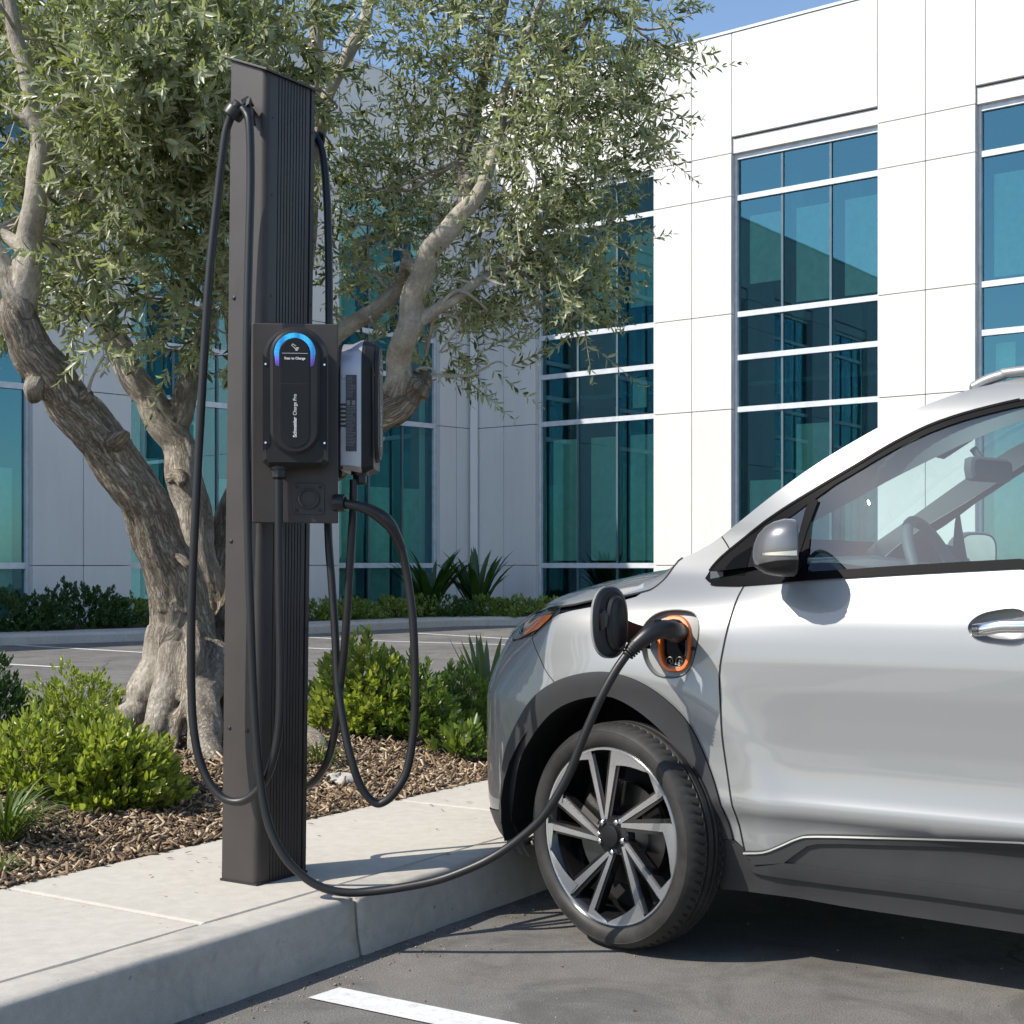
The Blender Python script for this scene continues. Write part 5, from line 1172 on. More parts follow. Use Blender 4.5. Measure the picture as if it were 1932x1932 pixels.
    mesh('roof', full.reshape(-1, 3), f(iw, len(E)-1), M['paint'], car, smooth=True)
    inr = full-np.array([0, 0, .03]); mesh('headliner', inr.reshape(-1, 3), f(iw, len(E)-1), M['interior_light'], car, smooth=True)
    # cowl strip closing the gap between hood and windshield
    m = MB(); c0 = np.array(rows[0]); c0 = np.concatenate([c0, mir(c0)[::-1][1:]]); m_h = R_[0]
    cw = np.array([uv((fe@Uv), (fe@Vv)-.10, fe[2]-.09) for fe in c0]); strip3(m, c0, cw); m.build('cowl', M['black_plastic'], car)
    # rear window / tailgate
    m = MB(); last = full[-1]; low = np.array([S(p, 1.03) for p in np.linspace(vp(1.3), pe, K+1)]); low = np.concatenate([low, mir(low)[::-1][1:]]); strip3(m, last, low); m.build('rear_window', M['gloss_black'], car, smooth=True)
    # roof rail
    rl = pixs([(1829, 733), (1842, 724), (1858, 713.5), (1887, 701), (1925, 691)]); pA = [at(x, y, 4.08/((x-HX)/F*Uv[0]+Uv[1])) for x, y in [(1830, 735), (1844, 727), (1864, 717), (1892, 708), (1925, 701)]]
    e = pA[-1]; pA += [e+Vv*.4+np.array([0, 0, .015]), e+Vv*1.1+np.array([0, 0, -.02]), e+Vv*1.6+np.array([0, 0, -.10])]
    for mm in (0, 1):
        m = MB(); C = catmull(pA, 6); C = mir(C) if mm else C; m.tube(C, [.004, .009, .012]+[.015]*(len(C)-5)+[.01, .005], 14); m.build('roof_rail', M['paint'], car, smooth=True)
    # --- floor, wells, interior
    m = MB(); m.box(uv(4.15, -2.55, .26), Uv*.95, Vv*3.9, (0, 0, .03)); m.box(uv(3.82, -1.64, .255), Uv*1.61, Vv*1.8, (0, 0, .03)); m.box(uv(4.2, -2.66, .28), Uv*.85, Vv*.10, (0, 0, .5))
    m.box(uv(4.15, -2.62, .29), Uv*.95, Vv*.95, (0, 0, .55))         # powertrain block between the wells
    m.box(uv(3.85, -1.66, .29), Uv*1.55, Vv*.04, (0, 0, .66)); m.box(uv(3.83, 1.2, .29), Uv*1.58, Vv*.04, (0, 0, .7))
    m.build('underbody', M['well'], car)
    m = MB()
    for v0 in (-2.03, .64):
        t = np.linspace(-.25, math.pi+.25, 24); A = [uv(3.79, v0+.45*math.cos(a), .36+.40*math.sin(a)) for a in t]; B = [p+Uv*.36 for p in A]; strip3(m, A, B); strip3(m, mir(A), mir(B))
        m.add(list(B)+[uv(4.15, v0, .3)], [(i, i+1, len(B)) for i in range(len(B)-1)])
    m.split('wheel_well', M['well'], car, smooth=True)
    # door inner cards
    for mm in (0, 1):
        m = MB(); a = [S(p, 1.045, -.07) for p in np.linspace(vp(-1.55), vp(1.0), 12)]; b = [q+np.array([0, 0, -.6]) for q in a]; c = [S(p, 1.075, -.004) for p in np.linspace(vp(-1.55), vp(1.0), 12)]
        if mm: a, b, c = mir(a), mir(b), mir(c)
        strip3(m, a, b); strip3(m, c, a); m.build('door_card', M['interior'], car, smooth=True, angle=50)
    # dashboard
    m = MB(); prof = [(-1.78, 1.10), (-1.62, 1.118), (-1.42, 1.125), (-1.30, 1.110), (-1.25, 1.06), (-1.27, .95), (-1.25, .75)]; us = np.linspace(3.84, 5.41, 15); V_ = []
    for u in us:
        hump = .022*math.exp(-((u-4.16)/.17)**2)
        for v, z in prof: V_.append(uv(u, v, z+(hump if z > 1.08 else 0)))
    n = len(prof); m.add(V_, [(i*n+k, i*n+k+1, (i+1)*n+k+1, (i+1)*n+k) for i in range(len(us)-1) for k in range(n-1)]); m.box(uv(3.86, -1.80, .6), Uv*1.53, Vv*.04, (0, 0, .5))
    m.build('dashboard', M['interior'], car, smooth=True, angle=50)
    # steering wheel
    cw = uv(4.15, -1.22, 1.075); ax = Vv*.90+np.array([0, 0, .40]); ax /= np.linalg.norm(ax); e1 = np.cross(ax, [0, 0, 1]); e1 /= np.linalg.norm(e1); e2 = np.cross(e1, ax)
    sw = MB(); sw.tube([cw+.185*(math.cos(a)*e1+math.sin(a)*e2) for a in np.linspace(0, 2*math.pi, 41)], .0165, 10, cap=False)
    sw.lathe(cw-ax*.05, ax, [(0, .001), (0, .05), (.03, .06), (.045, .045), (.05, .001)], 20)
    for a in (0, math.pi, -math.pi/2): d = math.cos(a)*e1+math.sin(a)*e2; sw.tube([cw-ax*.02+d*.04, cw+d*.18], .014, 8)
    sw.tube([cw-ax*.04, cw-ax*.22-np.array([0, 0, .06])], .035, 10); sw.build('steering_wheel', M['interior'], car, smooth=True, angle=50)
    # near side pillar and roof lining seen from within
    for mm in (0, 1):
        q = np.array(dens(trimU[8:], .05, closed=False)); A = S(q[:, 0], q[:, 1]-.004, -.012); px = [(1500, 1004), (1546, 978), (1612, 943), (1680, 905), (1746, 872), (1812, 840), (1870, 815), (1925, 795)]
        B = []
        for x, y in px: r = (x-HX)/F; Dd = 3.98/(r*Uv[0]+Uv[1]); B.append(at(x, y, Dd))
        tA = np.linspace(0, 1, len(A)); tB = np.linspace(0, 1, 30); A2 = np.stack([np.interp(tB, tA, A[:, k]) for k in range(3)], 1); B = np.array(B); B2 = np.stack([np.interp(tB, np.linspace(0, 1, len(B)), B[:, k]) for k in range(3)], 1)
        e = 8; A2 = np.concatenate([A2, A2[-1]+np.outer(np.linspace(.1, 1, e), Vv*1.0)]); B2 = np.concatenate([B2, B2[-1]+np.outer(np.linspace(.1, 1, e), Vv*1.0)+np.outer(np.linspace(.1, 1, e), [0, 0, .06])])
        C2 = B2+Uv*.06+np.array([0, 0, .05])
        if mm: continue
        m = MB(); strip3(m, A2, B2); strip3(m, B2, C2); m.build('pillar_lining', M['interior'], car, smooth=True)
    # rear view mirror and sensor shroud
    rm = MB(); c = uv(4.60, -1.20, 1.412); o = [(-.125, .0), (-.12, .03), (-.09, .038), (.09, .038), (.12, .03), (.125, 0), (.115, -.03), (.09, -.036), (-.09, -.036), (-.115, -.03)]
    ex2 = Uv*.97+Vv*.24; ey2 = np.array([0, 0, 1.]); rm.prism(o, c, ex2, ey2, np.cross(ex2, ey2), -.016, .016, bev=.008, inset=.008)
    rm.tube([c, c+np.array([0, 0, .07])-Vv*.05], .012, 8); rm.prism([(-.07, 0), (.07, 0), (.05, .12), (-.05, .12)], c+np.array([0, 0, .045])-Vv*.16, Uv, Vv*.8+np.array([0, 0, .45]), np.array([0, 0, 1.]), 0, .03)
    rm.build('rear_view_mirror', M['interior'], car, smooth=True, angle=40)
    # seats
    for us_, vs_ in ((4.24, -.52), (5.02, -.52)):
        st = MB(); c = uv(us_, vs_, 0)
        def sec(v, z, w, t): return [uv(us_+w*math.cos(a), v+t*math.sin(a)*1.0, z) for a in np.linspace(0, 2*math.pi, 17)[:-1]]
        rings = [sec(vs_, .58, .24, .09), sec(vs_+.03, .8, .25, .085), sec(vs_+.08, 1.0, .25, .08), sec(vs_+.13, 1.18, .22, .07), sec(vs_+.16, 1.28, .15, .05), sec(vs_+.165, 1.30, .12, .045), sec(vs_+.17, 1.33, .14, .055), sec(vs_+.18, 1.45, .14, .055), sec(vs_+.185, 1.50, .10, .04)]
        V_ = [p for r_ in rings for p in r_]; n = 16; st.add(V_, [(i*n+k, i*n+(k+1) % n, (i+1)*n+(k+1) % n, (i+1)*n+k) for i in range(len(rings)-1) for k in range(n)]+[tuple(range(n))[::-1], tuple(range((len(rings)-1)*n, len(rings)*n))])
        st.box(uv(us_-.25, vs_-.48, .5), Uv*.5, Vv*.5, (0, 0, .14)); st.build('seat', M['interior'], car, smooth=True, angle=50)
    # far B pillar inner and belt
    m = MB(); A = S(vp(-.74), 1.1, -.03); B = S(vp(-.66), 1.58, -.03); B2 = S(vp(-.60), 1.58, -.05)
    for mm in (0, 1):
        P = [A, A+Vv*.09, B+Vv*.10, B]; P = mir(P) if mm else P; m.add(P, [(0, 1, 2, 3)])
    m.split('door_pillar', M['interior_light'], car)
    # --- wing mirror
    A = uv(3.735, -1.52, 1.1); m = MB()
    q = [pix(1433, 1083), pix(1463, 1005)]
    cc = at(1479, 1035, 3.93)                         # centre of the mirror housing
    out = -Uv; fw = -Vv
    # cap: lofted sections along the forward-to-rear axis
    def msec(t):
        # t 0 front nose .. 1 glass rim ; returns centre offset (back), half width (out), half height
        return t
    SK = .90; secs = [(-.092, .006, .010, -.016, .0), (-.088, .038, .030, -.014, .0), (-.076, .066, .052, -.008, 0), (-.055, .092, .070, -.003, 0), (-.030, .108, .080, .001, 0), (.0, .117, .086, .003, 0), (.028, .116, .085, .003, 0), (.034, .110, .079, .003, 0)]
    secs = [(a_*SK, b_*SK, c_*SK, d_, e_) for a_, b_, c_, d_, e_ in secs]
    K = 28; V_ = []; RT = .46; bk = Vv*math.cos(RT)+Uv*math.sin(RT); ow = -Uv*math.cos(RT)+Vv*math.sin(RT)
    for s_, w, h, dz, _ in secs:
        for k in range(K):
            a = 2*math.pi*k/K; ca, sa = math.cos(a), math.sin(a); e_ = .62
            x = w*np.sign(ca)*abs(ca)**e_; y = h*np.sign(sa)*abs(sa)**e_
            V_.append(cc+bk*s_+ow*(x)+np.array([0, 0, y+dz]))
    n = K; m.add(V_, [(i*n+k, i*n+(k+1) % n, (i+1)*n+(k+1) % n, (i+1)*n+k) for i in range(len(secs)-1) for k in range(n)]+[tuple(range(n))])
    for mm in (0, 1):
        mb = MB(); mb.v = [tuple(p) for p in (mir(m.v) if mm else m.v)]; mb.f = m.f; mb.mi = m.mi; mo = mb.build('wing_mirror', M['mirror_cap'], car, smooth=True, angle=60)
        g = MB(); gp = [cc+bk*.029+ow*(.092*np.sign(math.cos(a))*abs(math.cos(a))**.62)+np.array([0, 0, .003+.065*np.sign(math.sin(a))*abs(math.sin(a))**.62]) for a in np.linspace(0, 2*math.pi, 29)[:-1]]
        g.add(mir(gp) if mm else gp, [tuple(range(28))]); sub(g.build('mirror_glass', M['chrome'], None), mo)
        st = MB(); p0 = cc-np.array([0, 0, .045])+Uv*.05-Vv*.03; st.tube([p0+np.array([0, 0, .01]), p0+Uv*.05, p0+Uv*.15-np.array([0, 0, .005])], [.038, .030, .034], 14)
        st.v = [tuple(p) for p in (mir(st.v) if mm else st.v)]; sub(st.build('mirror_arm', M['black_plastic'], None, smooth=True), mo)
        if not mm:
            sg = MB(); A_, B_ = [], []
            for s_ in np.linspace(-.072, .026, 8):
                w = np.interp(s_, [q_[0] for q_ in secs], [q_[1] for q_ in secs])
                for lst, dz in ((A_, .0), (B_, -.018+.012*(1-(s_+.085)/.111))): lst.append(cc+bk*s_+ow*(w+.0015)+np.array([0, 0, -.014+.008*(s_+.085)/.11+dz*.75]))
            strip3(sg, A_, B_); sub(sg.build('turn_signal', M['chrome'], None, smooth=True), mo)
            lw = MB(); V2 = []
            for s_, w, h, dz, _ in secs[1:]:
                for a in np.linspace(-math.pi*.93, -math.pi*.07, 12):
                    ca, sa = math.cos(a), math.sin(a); x = (w+.002)*np.sign(ca)*abs(ca)**.62; y = (h+.002)*np.sign(sa)*abs(sa)**.62
                    V2.append(cc+bk*s_+ow*x+np.array([0, 0, min(y, -.034)+dz]))
            lw.add(V2, [(i*12+k, i*12+k+1, (i+1)*12+k+1, (i+1)*12+k) for i in range(6) for k in range(11)]); sub(lw.build('mirror_base', M['dark_satin'], None, smooth=True), mo)
    # --- charge port
    cz = np.array(port); pc_, zc_ = cz[:, 0].mean(), cz[:, 1].mean(); n = len(port); m = MB(); rings = []
    for sc_, dep in ((1.0, .001), (1.0, .016), (.985, .020), (.60, .022)): rings.append(S(pc_+(cz[:, 0]-pc_)*sc_, zc_+(cz[:, 1]-zc_)*sc_, -dep))
    m.add(np.concatenate(rings), [(i*n+k, i*n+(k+1) % n, (i+1)*n+(k+1) % n, (i+1)*n+k) for i in range(3) for k in range(n)])
    po = m.build('charge_port', M['port_grey'], car, smooth=True, angle=35)
    m = MB(); r0 = S(pc_+(cz[:, 0]-pc_)*1.0, zc_+(cz[:, 1]-zc_)*1.0, .0015); r1 = S(pc_+(cz[:, 0]-pc_)*1.035, zc_+(cz[:, 1]-zc_)*1.03, .0015); m.add(np.concatenate([r0, r1]), [(k, (k+1) % n, n+(k+1) % n, n+k) for k in range(n)]); sub(m.build('port_seal', M['black_plastic'], None), po)
    oc = np.array([pix(1268, 1216)]); 
    def oval(w0, w1, cx, cy, k=28): return [tuple(pix(cx+w0*np.sign(math.cos(a))*abs(math.cos(a))**.75, cy+w1*np.sign(math.sin(a))*abs(math.sin(a))**.75)) for a in np.linspace(0, 2*math.pi, k+1)[:-1]]
    def rings(lst, mat, name):
        m = MB(); R2 = []
        for w0, w1, dep in lst: q = np.array(oval(w0, w1, 1268, 1215)); R2.append(S(q[:, 0], q[:, 1], -dep))
        m.add(np.concatenate(R2), [(i*28+k, i*28+(k+1) % 28, (i+1)*28+(k+1) % 28, (i+1)*28+k) for i in range(len(lst)-1) for k in range(28)]+[tuple(range((len(lst)-1)*28, len(lst)*28))])
        return sub(m.build(name, mat, None, smooth=True, angle=35), po)
    rings([(32, 54, .018), (31, 52, .010), (26, 47, .010), (25, 46, .022), (24.5, 45.5, .034)], M['orange'], 'orange_seal')
    rings([(23, 44, .033), (22, 43, .020), (20, 40, .018), (19, 39, .026)], M['gloss_black'], 'inlet')
    for cx in (1258, 1276.5):
        m = MB(); pp_ = pix(cx, 1248); c = S(*pp_, -.026); m.lathe(c, -Uv, [(0, .0125), (.010, .0125), (.010, .009), (.0, .009), (.0, .0001)], 24); sub(m.build('contact', M['black_plastic'], None, smooth=True, angle=40), po)
        m = MB(); m.lathe(c-Uv*.0, -Uv, [(.0101, .0125), (.0105, .0118), (.0101, .011)], 24); m.lathe(c, -Uv, [(.0, .004), (.008, .0035), (.009, .0001)], 12); sub(m.build('contact_pin', M['steel'], None, smooth=True), po)
    m = MB(); pp_ = pix(1324.5-22, 1224); m.lathe(S(*pp_, -.019), -Uv, [(0, .006), (.004, .006), (.004, .004), (.001, .004), (.001, .0001)], 16); sub(m.build('latch_hole', M['black_plastic'], None, smooth=True), po)
    # flap on its arm
    fc = at(1154.5, 1174, 3.985); fn = np.array([-.60+.0, -.80, .0]); fn /= np.linalg.norm(fn)
    # the open flap stands out from the fender, its inner face turned to the camera's left
    vd = fc-np.array([0, 0, CH]); vd /= np.linalg.norm(vd)
    fn = np.array([.62, -.785, .02]); fn /= np.linalg.norm(fn); fx = np.cross([0, 0, 1.], fn); fx /= np.linalg.norm(fx); fx = -fx if fx[0] < 0 else fx; fy = np.cross(fx, fn); fy = -fy if fy[2] < 0 else fy
    sx = 39/F*3.985/abs(fx[0]+fx[1]*0)*.92; sy = 68.5/F*3.985
    out = [(sx*np.sign(math.cos(a))*abs(math.cos(a))**.86*(1+.0*math.sin(a)), sy*np.sign(math.sin(a))*abs(math.sin(a))**.80) for a in np.linspace(0, 2*math.pi, 45)[:-1]]
    m = MB(); m.prism(out, fc, fx, fy, fn, -.014, -.006); fl = m.build('port_flap', M['paint'], car, smooth=True, angle=40)
    m = MB(); m.prism(offset_poly(out, .004), fc, fx, fy, fn, -.006, .004, bev=.006, inset=.010); sub(m.build('flap_liner', M['black_plastic'], None, smooth=True, angle=25), fl)
    m = MB(); o2 = [(p[0]*.56+.010, p[1]*.76-.002) for p in out]; m.prism(o2, fc, fx, fy, fn, .003, .015, bev=.007, inset=.006); m.prism(offset_poly(o2, .012), fc, fx, fy, fn, .014, .017, bev=.002, inset=.003); sub(m.build('flap_seal', M['rubber'], None, smooth=True, angle=40), fl)
    m = MB(); m.prism([(-sx*.80, .022), (-sx*.56, .036), (-sx*.40, .020), (-sx*.50, -.014), (-sx*.72, -.022)], fc, fx, fy, fn, .002, .022, bev=.008, inset=.006); sub(m.build('latch', M['gloss_black'], None, smooth=True, angle=30), fl)
    ar = MB(); h1 = S(*pix(1222, 1205), -.012); a0 = fc+fx*sx*.55+fy*(-.020)
    arc = [a0+fn*.004, (a0*.5+h1*.5)-Uv*.010, h1]
    for dz0, dz1 in ((0, 0),):
        A_ = [p+np.array([0, 0, .030]) for p in arc]; B_ = [p-np.array([0, 0, .030]) for p in arc]; V_ = []
        for q in catmull(arc, 5):
            for dy, dn in ((.030, -.004), (.030, .006), (-.030, .006), (-.030, -.004)): V_.append(q+np.array([0, 0, dy])-Uv*dn)
        k = len(V_)//4; ar.add(V_, [(i*4+j, i*4+(j+1) % 4, (i+1)*4+(j+1) % 4, (i+1)*4+j) for i in range(k-1) for j in range(4)])
    sub(ar.build('hinge_arm', M['trim_black'], None, smooth=True, angle=40), fl)
    build_wheels(car)
    return car
def build_wheels(car):
    zc = .332
    def wheel(c, nrm, front):
        """c = centre of the rim face, nrm = outward axis"""
        nrm = nrm/np.linalg.norm(nrm); up = np.array([0, 0, 1.]); e = np.cross(up, nrm); e /= np.linalg.norm(e)   # e = to the right as seen from outside
        e = -e if np.dot(np.cross(e, up), nrm) > 0 and False else e
        R = .330; W = .215
        def pt(r, a, d): return c+nrm*d+r*(math.cos(a)*e+math.sin(a)*up)
        m = MB()
        m.lathe(c, nrm, [(-.145, .245), (-.145, .235), (-.03, .232), (-.012, .246), (-.002, .256), (.002, .262), (-.004, .266)], 72)
        rim = m.build('wheel', M['wheel_black'], car, smooth=True, angle=40)
        # tyre
        prof = [(-.005, .258), (.004, .264), (.010, .275), (.013, .290), (.010, .303), (.0105, .3045), (.006, .309), (-.003, .3165), (-.016, .3225)]
        tr = [(-.016, .3225), (-.030, .3262)]
        g = [(-.0465, 1), (-.0480, 0), (-.0550, 0), (-.0565, 1), (-.0745, 1), (-.0760, 0), (-.0835, 0), (-.085, 1), (-.0945, 1), (-.096, 0), (-.0995, 0), (-.101, 1)]
        n = 300; m = MB(); P = []
        full = prof+[(-.030, 'S'), (-.043, 'S')]+[(d, R-.002 if k else R-.009) for d, k in g]+[(-.104, 'T'), (-.122, 'T'), (-.136, .318), (-.146, .300), (-.148, .275), (-.144, .255)]
        V_ = []
        for d, r in full:
            for k in range(n):
                a = 2*math.pi*k/n; rr = r
                if r == 'S': rr = (R-.0035 if d > -.04 else R-.002)-(.006 if k % 4 == 0 else 0)
                if r == 'T': rr = R-.004-(.006 if k % 4 == 2 else 0)
                if d == -.016: rr = .3225-(.0035 if k % 4 == 0 else 0)
                V_.append(pt(rr, a+(d*.9 if r in ('S', 'T') else 0), d))
        m.add(V_, [(i*n+k, i*n+(k+1) % n, (i+1)*n+(k+1) % n, (i+1)*n+k) for i in range(len(full)-1) for k in range(n)])
        ty = m.build('tyre', M['tyre'], None, smooth=True, angle=30); sub(ty, rim)
        # spokes: five V pairs, machined faces on black bodies
        fm = MB(); bm = MB()
        def quad_arm(mb, a0, r0, w0, a1, r1, w1, d0t, d1t, dep, side=0):
            # arm between polar points, with a raised face
            p0 = np.array([r0*math.cos(a0), r0*math.sin(a0)]); p1 = np.array([r1*math.cos(a1), r1*math.sin(a1)]); t = p1-p0; t /= np.linalg.norm(t); s = np.array([-t[1], t[0]])
            q = [p0-s*w0/2, p1-s*w1/2, p1+s*w1/2, p0+s*w0/2]; dd = [d0t, d1t, d1t, d0t]
            V_ = [c+nrm*dd[i]+q[i][0]*e+q[i][1]*up for i in range(4)]+[c+nrm*(dd[i]-dep)+(q[i][0])*e+(q[i][1])*up for i in range(4)]
            mb.add(V_, [(0, 1, 2, 3), (7, 6, 5, 4), (0, 4, 5, 1), (1, 5, 6, 2), (2, 6, 7, 3), (3, 7, 4, 0)])
        R1 = .252
        for k in range(5):
            a = math.radians(98+72*k)
            aL, aR = a+math.radians(10.5), a-math.radians(13); ap = a+math.radians(24)
            quad_arm(fm, ap+.10, .052, .012, aL, R1-.010, .019, -.012, -.002, .006)
            quad_arm(fm, ap-.12, .052, .012, aR, R1-.010, .026, -.012, -.002, .006)
            quad_arm(bm, ap+.05, .048, .032, aL, R1, .034, -.0165, -.007, .030)
            quad_arm(bm, ap-.08, .048, .032, aR, R1, .050, -.0165, -.007, .030)
            # rim lip wedges: silver flares where the arms meet the lip
            for (b0, b1, w) in ((aL-.035, aL+.28, .026), (aR-.56, aR+.045, .046)):
                n2 = 10; V_ = []
                for i in range(n2+1):
                    t = i/n2; aa = b0+(b1-b0)*t; ww = w*(1-t if b1-b0 > 0 and b0 > a else t)**.7+.0035
                    V_ += [pt(.2545, aa, .0), pt(.2545-ww, aa, -.002)]
                fm.add(V_, [(2*i, 2*i+2, 2*i+3, 2*i+1) for i in range(n2)])
        fm.lathe(c, nrm, [(-.004, .2495), (.0005, .2505), (.0015, .2555), (-.001, .2575)], 90)
        fo = fm.build('spoke_face', M['machined'], None, smooth=True, angle=25); sub(fo, rim)
        bm.lathe(c, nrm, [(-.055, .058), (-.020, .060), (-.0145, .056), (-.0135, .034), (-.009, .032)], 40)
        # secondary black inner facets
        bo = bm.build('spoke', M['wheel_black'], None, smooth=True, angle=25); sub(bo, rim)
        m = MB(); m.lathe(c, nrm, [(-.010, .0325), (-.004, .0315), (-.002, .027), (-.001, .0001)], 36); cp = sub(m.build('centre_cap', M['panel_black'], None, smooth=True, angle=30), rim)
        for k in range(5):
            a = math.radians(62+72*k); p = pt(.0475, a, -.016)
            m = MB(); m.lathe(p, nrm, [(0, .0105), (.004, .0105), (.006, .010)], 6); m.lathe(p, nrm, [(.0055, .0085), (.011, .0078), (.013, .005), (.0135, .0001)], 16); sub(m.build('lug_nut', M['chrome'], None, smooth=True, angle=35), rim)
        m = MB(); m.lathe(c-nrm*.078, nrm, [(-.02, .05), (-.02, .150), (0, .150), (0, .085), (.012, .075), (.03, .055)], 60); sub(m.build('brake_disc', M['steel'], None, smooth=True, angle=30), rim)
        m = MB(); V_ = []; n2 = 8
        for i in range(n2+1):
            aa = math.radians(140+80*i/n2)
            for r_, d in ((.095, -.06), (.165, -.055), (.170, -.11), (.095, -.11)): V_.append(pt(r_, aa, d))
        m.add(V_, [(i*4+j, i*4+(j+1) % 4, (i+1)*4+(j+1) % 4, (i+1)*4+j) for i in range(n2) for j in range(4)]+[(0, 1, 2, 3), (n2*4+3, n2*4+2, n2*4+1, n2*4)]); sub(m.build('caliper', M['steel'], None, smooth=True, angle=40), rim)
        m = MB(); m.lathe(c-nrm*.135, nrm, [(0, .245), (0, .0001)], 40); sub(m.build('backing_plate', M['well'], None), rim)
        return rim
    D = (CH-zc)*F/(1578-HY); c = at(1148, 1578, D)
    an = math.radians(46.8); nr = np.array([-math.sin(an), -math.cos(an), 0])
    wheel(c, nr, True)
    uF = float(c@Uv); vF = float(c@Vv)
    nr2 = nr-2*(nr@Uv)*Uv; nr2 = Uv*math.cos(math.radians(12.7))+(-Vv)*0+Vv*math.sin(math.radians(12.7))
    wheel(uv(2*UC-uF, vF, zc), Uv*math.cos(.22)-Vv*math.sin(.22)*0+Vv*math.sin(.22)*-1, True)
    wheel(uv(3.76, .64, zc), -Uv, False); wheel(uv(2*UC-3.76, .64, zc), Uv, False)
# ------------------------------------------------------------------ assemble
def connector():
    """charging plug in the car's inlet; returns root-less mesh pieces"""
    tip = S(*pix(1281, 1193), -.012); tip = np.array(tip)
    pts = [(1186, 1230, 3.985, .0165), (1204, 1213, 3.985, .021), (1226, 1196, 3.99, .0245), (1250, 1187, 4.01, .0255), (1268, 1190, 4.045, .028)]
    C = catmull([np.array([*at(x, y, D), r]) for x, y, D, r in pts]+[np.array([*(tip-Uv*.03), .029]), np.array([*tip, .027])], 6)
    return C
def main():
    build_materials(); setup()
    farC, farN = build_ground(); build_office(); build_tree()
    st, pbase, ex, en, pp = build_station()
    # first charger on the plate
    i0, zb = pp(560.8, 884.5); c1 = pbase+ex*i0+np.array([0, 0, zb])+en*.002
    r1, g1 = charger(c1, ex, en, 'black wall charger with lit blue arc facing the camera on the post plate', False, True)
    # second charger turned to the right
    a = math.radians(1.5); ex2 = np.array([math.sin(a), math.cos(a), 0]); en2 = np.array([math.cos(a), -math.sin(a), 0])
    c2 = at(641, 894, 4.35); c2 = np.array([c2[0]+.004+ex2[0]*.093, 4.30+ex2[1]*.093, 1.12-(893-HY)/F*4.35])
    r2, g2 = charger(c2, ex2, en2, 'charger seen side on with silver housing and grey rating label right of the lit one', True, False)
    # cable of the first charger
    gx = [(x, y, D) for x, y, D in [(525.5, 905, 4.17), (526, 1000, 4.17), (527, 1132, 4.17), (529, 1269, 4.17), (526, 1371, 4.17), (513, 1440, 4.17), (490, 1487, 4.18), (455, 1512, 4.2), (417, 1503, 4.22), (385, 1457, 4.24), (367, 1388, 4.25), (361, 1290, 4.26), (362, 1132, 4.26), (371, 929, 4.26), (384, 690, 4.26), (395, 519, 4.26), (410, 376, 4.26), (424, 262, 4.25), (432, 230, 4.245), (441, 212, 4.235), (452, 203, 4.225), (464, 213, 4.215), (471, 240, 4.205), (473, 342, 4.20), (469, 500, 4.19), (466, 660, 4.18), (466, 900, 4.18), (472, 1132, 4.17), (478, 1303, 4.16), (487, 1440, 4.15), (503, 1542, 4.14), (533, 1611, 4.13), (573, 1654, 4.13), (612, 1676, 4.13), (655, 1684, 4.13), (700, 1682, 4.13), (760, 1674, 4.12), (820, 1662, 4.11), (870, 1645, 4.10), (921, 1622, 4.09), (972, 1589, 4.07), (1025, 1540, 4.04), (1070, 1467, 4.01), (1101, 1391, 3.99), (1131, 1322, 3.98), (1160, 1268, 3.98), (1186, 1230, 3.985)]]
    cable('charging_cable', gx, .0122, r1, M['rubber'])
    gb = [(667.5, 905, 4.33), (666, 970, 4.33), (661, 1050, 4.33), (651, 1207, 4.34), (643, 1284, 4.36), (635, 1360, 4.40), (622, 1423, 4.45), (604, 1461, 4.52), (582, 1482, 4.58), (560, 1480, 4.62), (540, 1420, 4.65), (535, 1200, 4.65), (545, 800, 4.66), (560, 450, 4.66), (574, 300, 4.64), (586, 258, 4.60), (598, 262, 4.58), (610, 300, 4.56), (617, 380, 4.54), (620, 480, 4.52), (621, 609, 4.5), (620, 800, 4.48), (619, 990, 4.42), (626, 1100, 4.40), (632, 1190, 4.38), (637, 1287, 4.36), (647, 1360, 4.34), (660, 1423, 4.32), (680, 1482, 4.31), (706, 1514, 4.30), (728, 1511, 4.29), (749, 1489, 4.28), (769, 1449, 4.28), (781, 1370, 4.28), (783, 1284, 4.28), (781, 1207, 4.28), (777, 1150, 4.28), (767, 1080, 4.28), (757, 1030, 4.27)]
    cable('charging_cable', gb, .0122, r2, M['rubber'])
    # second connector parked in the holster
    m = MB(); C = catmull([np.array([*at(x, y, D), r]) for x, y, D, r in [(640, 946, 4.262, .012), (656, 951, 4.25, .0135), (676, 955, 4.24, .0135), (700, 963, 4.24, .0175), (722, 977, 4.245, .0205), (737, 992, 4.25, .0185), (747, 1010, 4.26, .016), (758, 1035, 4.27, .0135)]], 5)
    m.tube([c[:3] for c in C], [c[3] for c in C], 18); m.build('connector', M['black_plastic'], r2, smooth=True, angle=60)
    build_car()
    # plug in the car
    C = connector(); m = MB(); V_ = []
    m.tube([c[:3] for c in C], [c[3] for c in C], 22); pl = m.build('connector', M['black_plastic'], r1, smooth=True, angle=70)
    m = MB(); a0 = at(1183, 1236, 3.984); d = at(1206, 1211, 3.985)-a0; d /= np.linalg.norm(d)
    for k in range(5): m.lathe(a0+d*(.001+.0085*k), d, [(-.002, .0125), (0, .0185+.001*k), (.0045, .019+.001*k), (.0065, .0150)], 24)
    sub(m.build('strain_relief', M['rubber'], None, smooth=True, angle=40), pl)
    m = MB(); bt = C[21][:3]; m.box(at(1240, 1172, 4.0)-np.array([.010, .008, .004]), (.022, .006, 0), (-.004, .016, 0), (0, 0, .010)); sub(bevel(m.build('release_button', M['dark_satin'], None), .002), pl)
    plants(farC, farN)
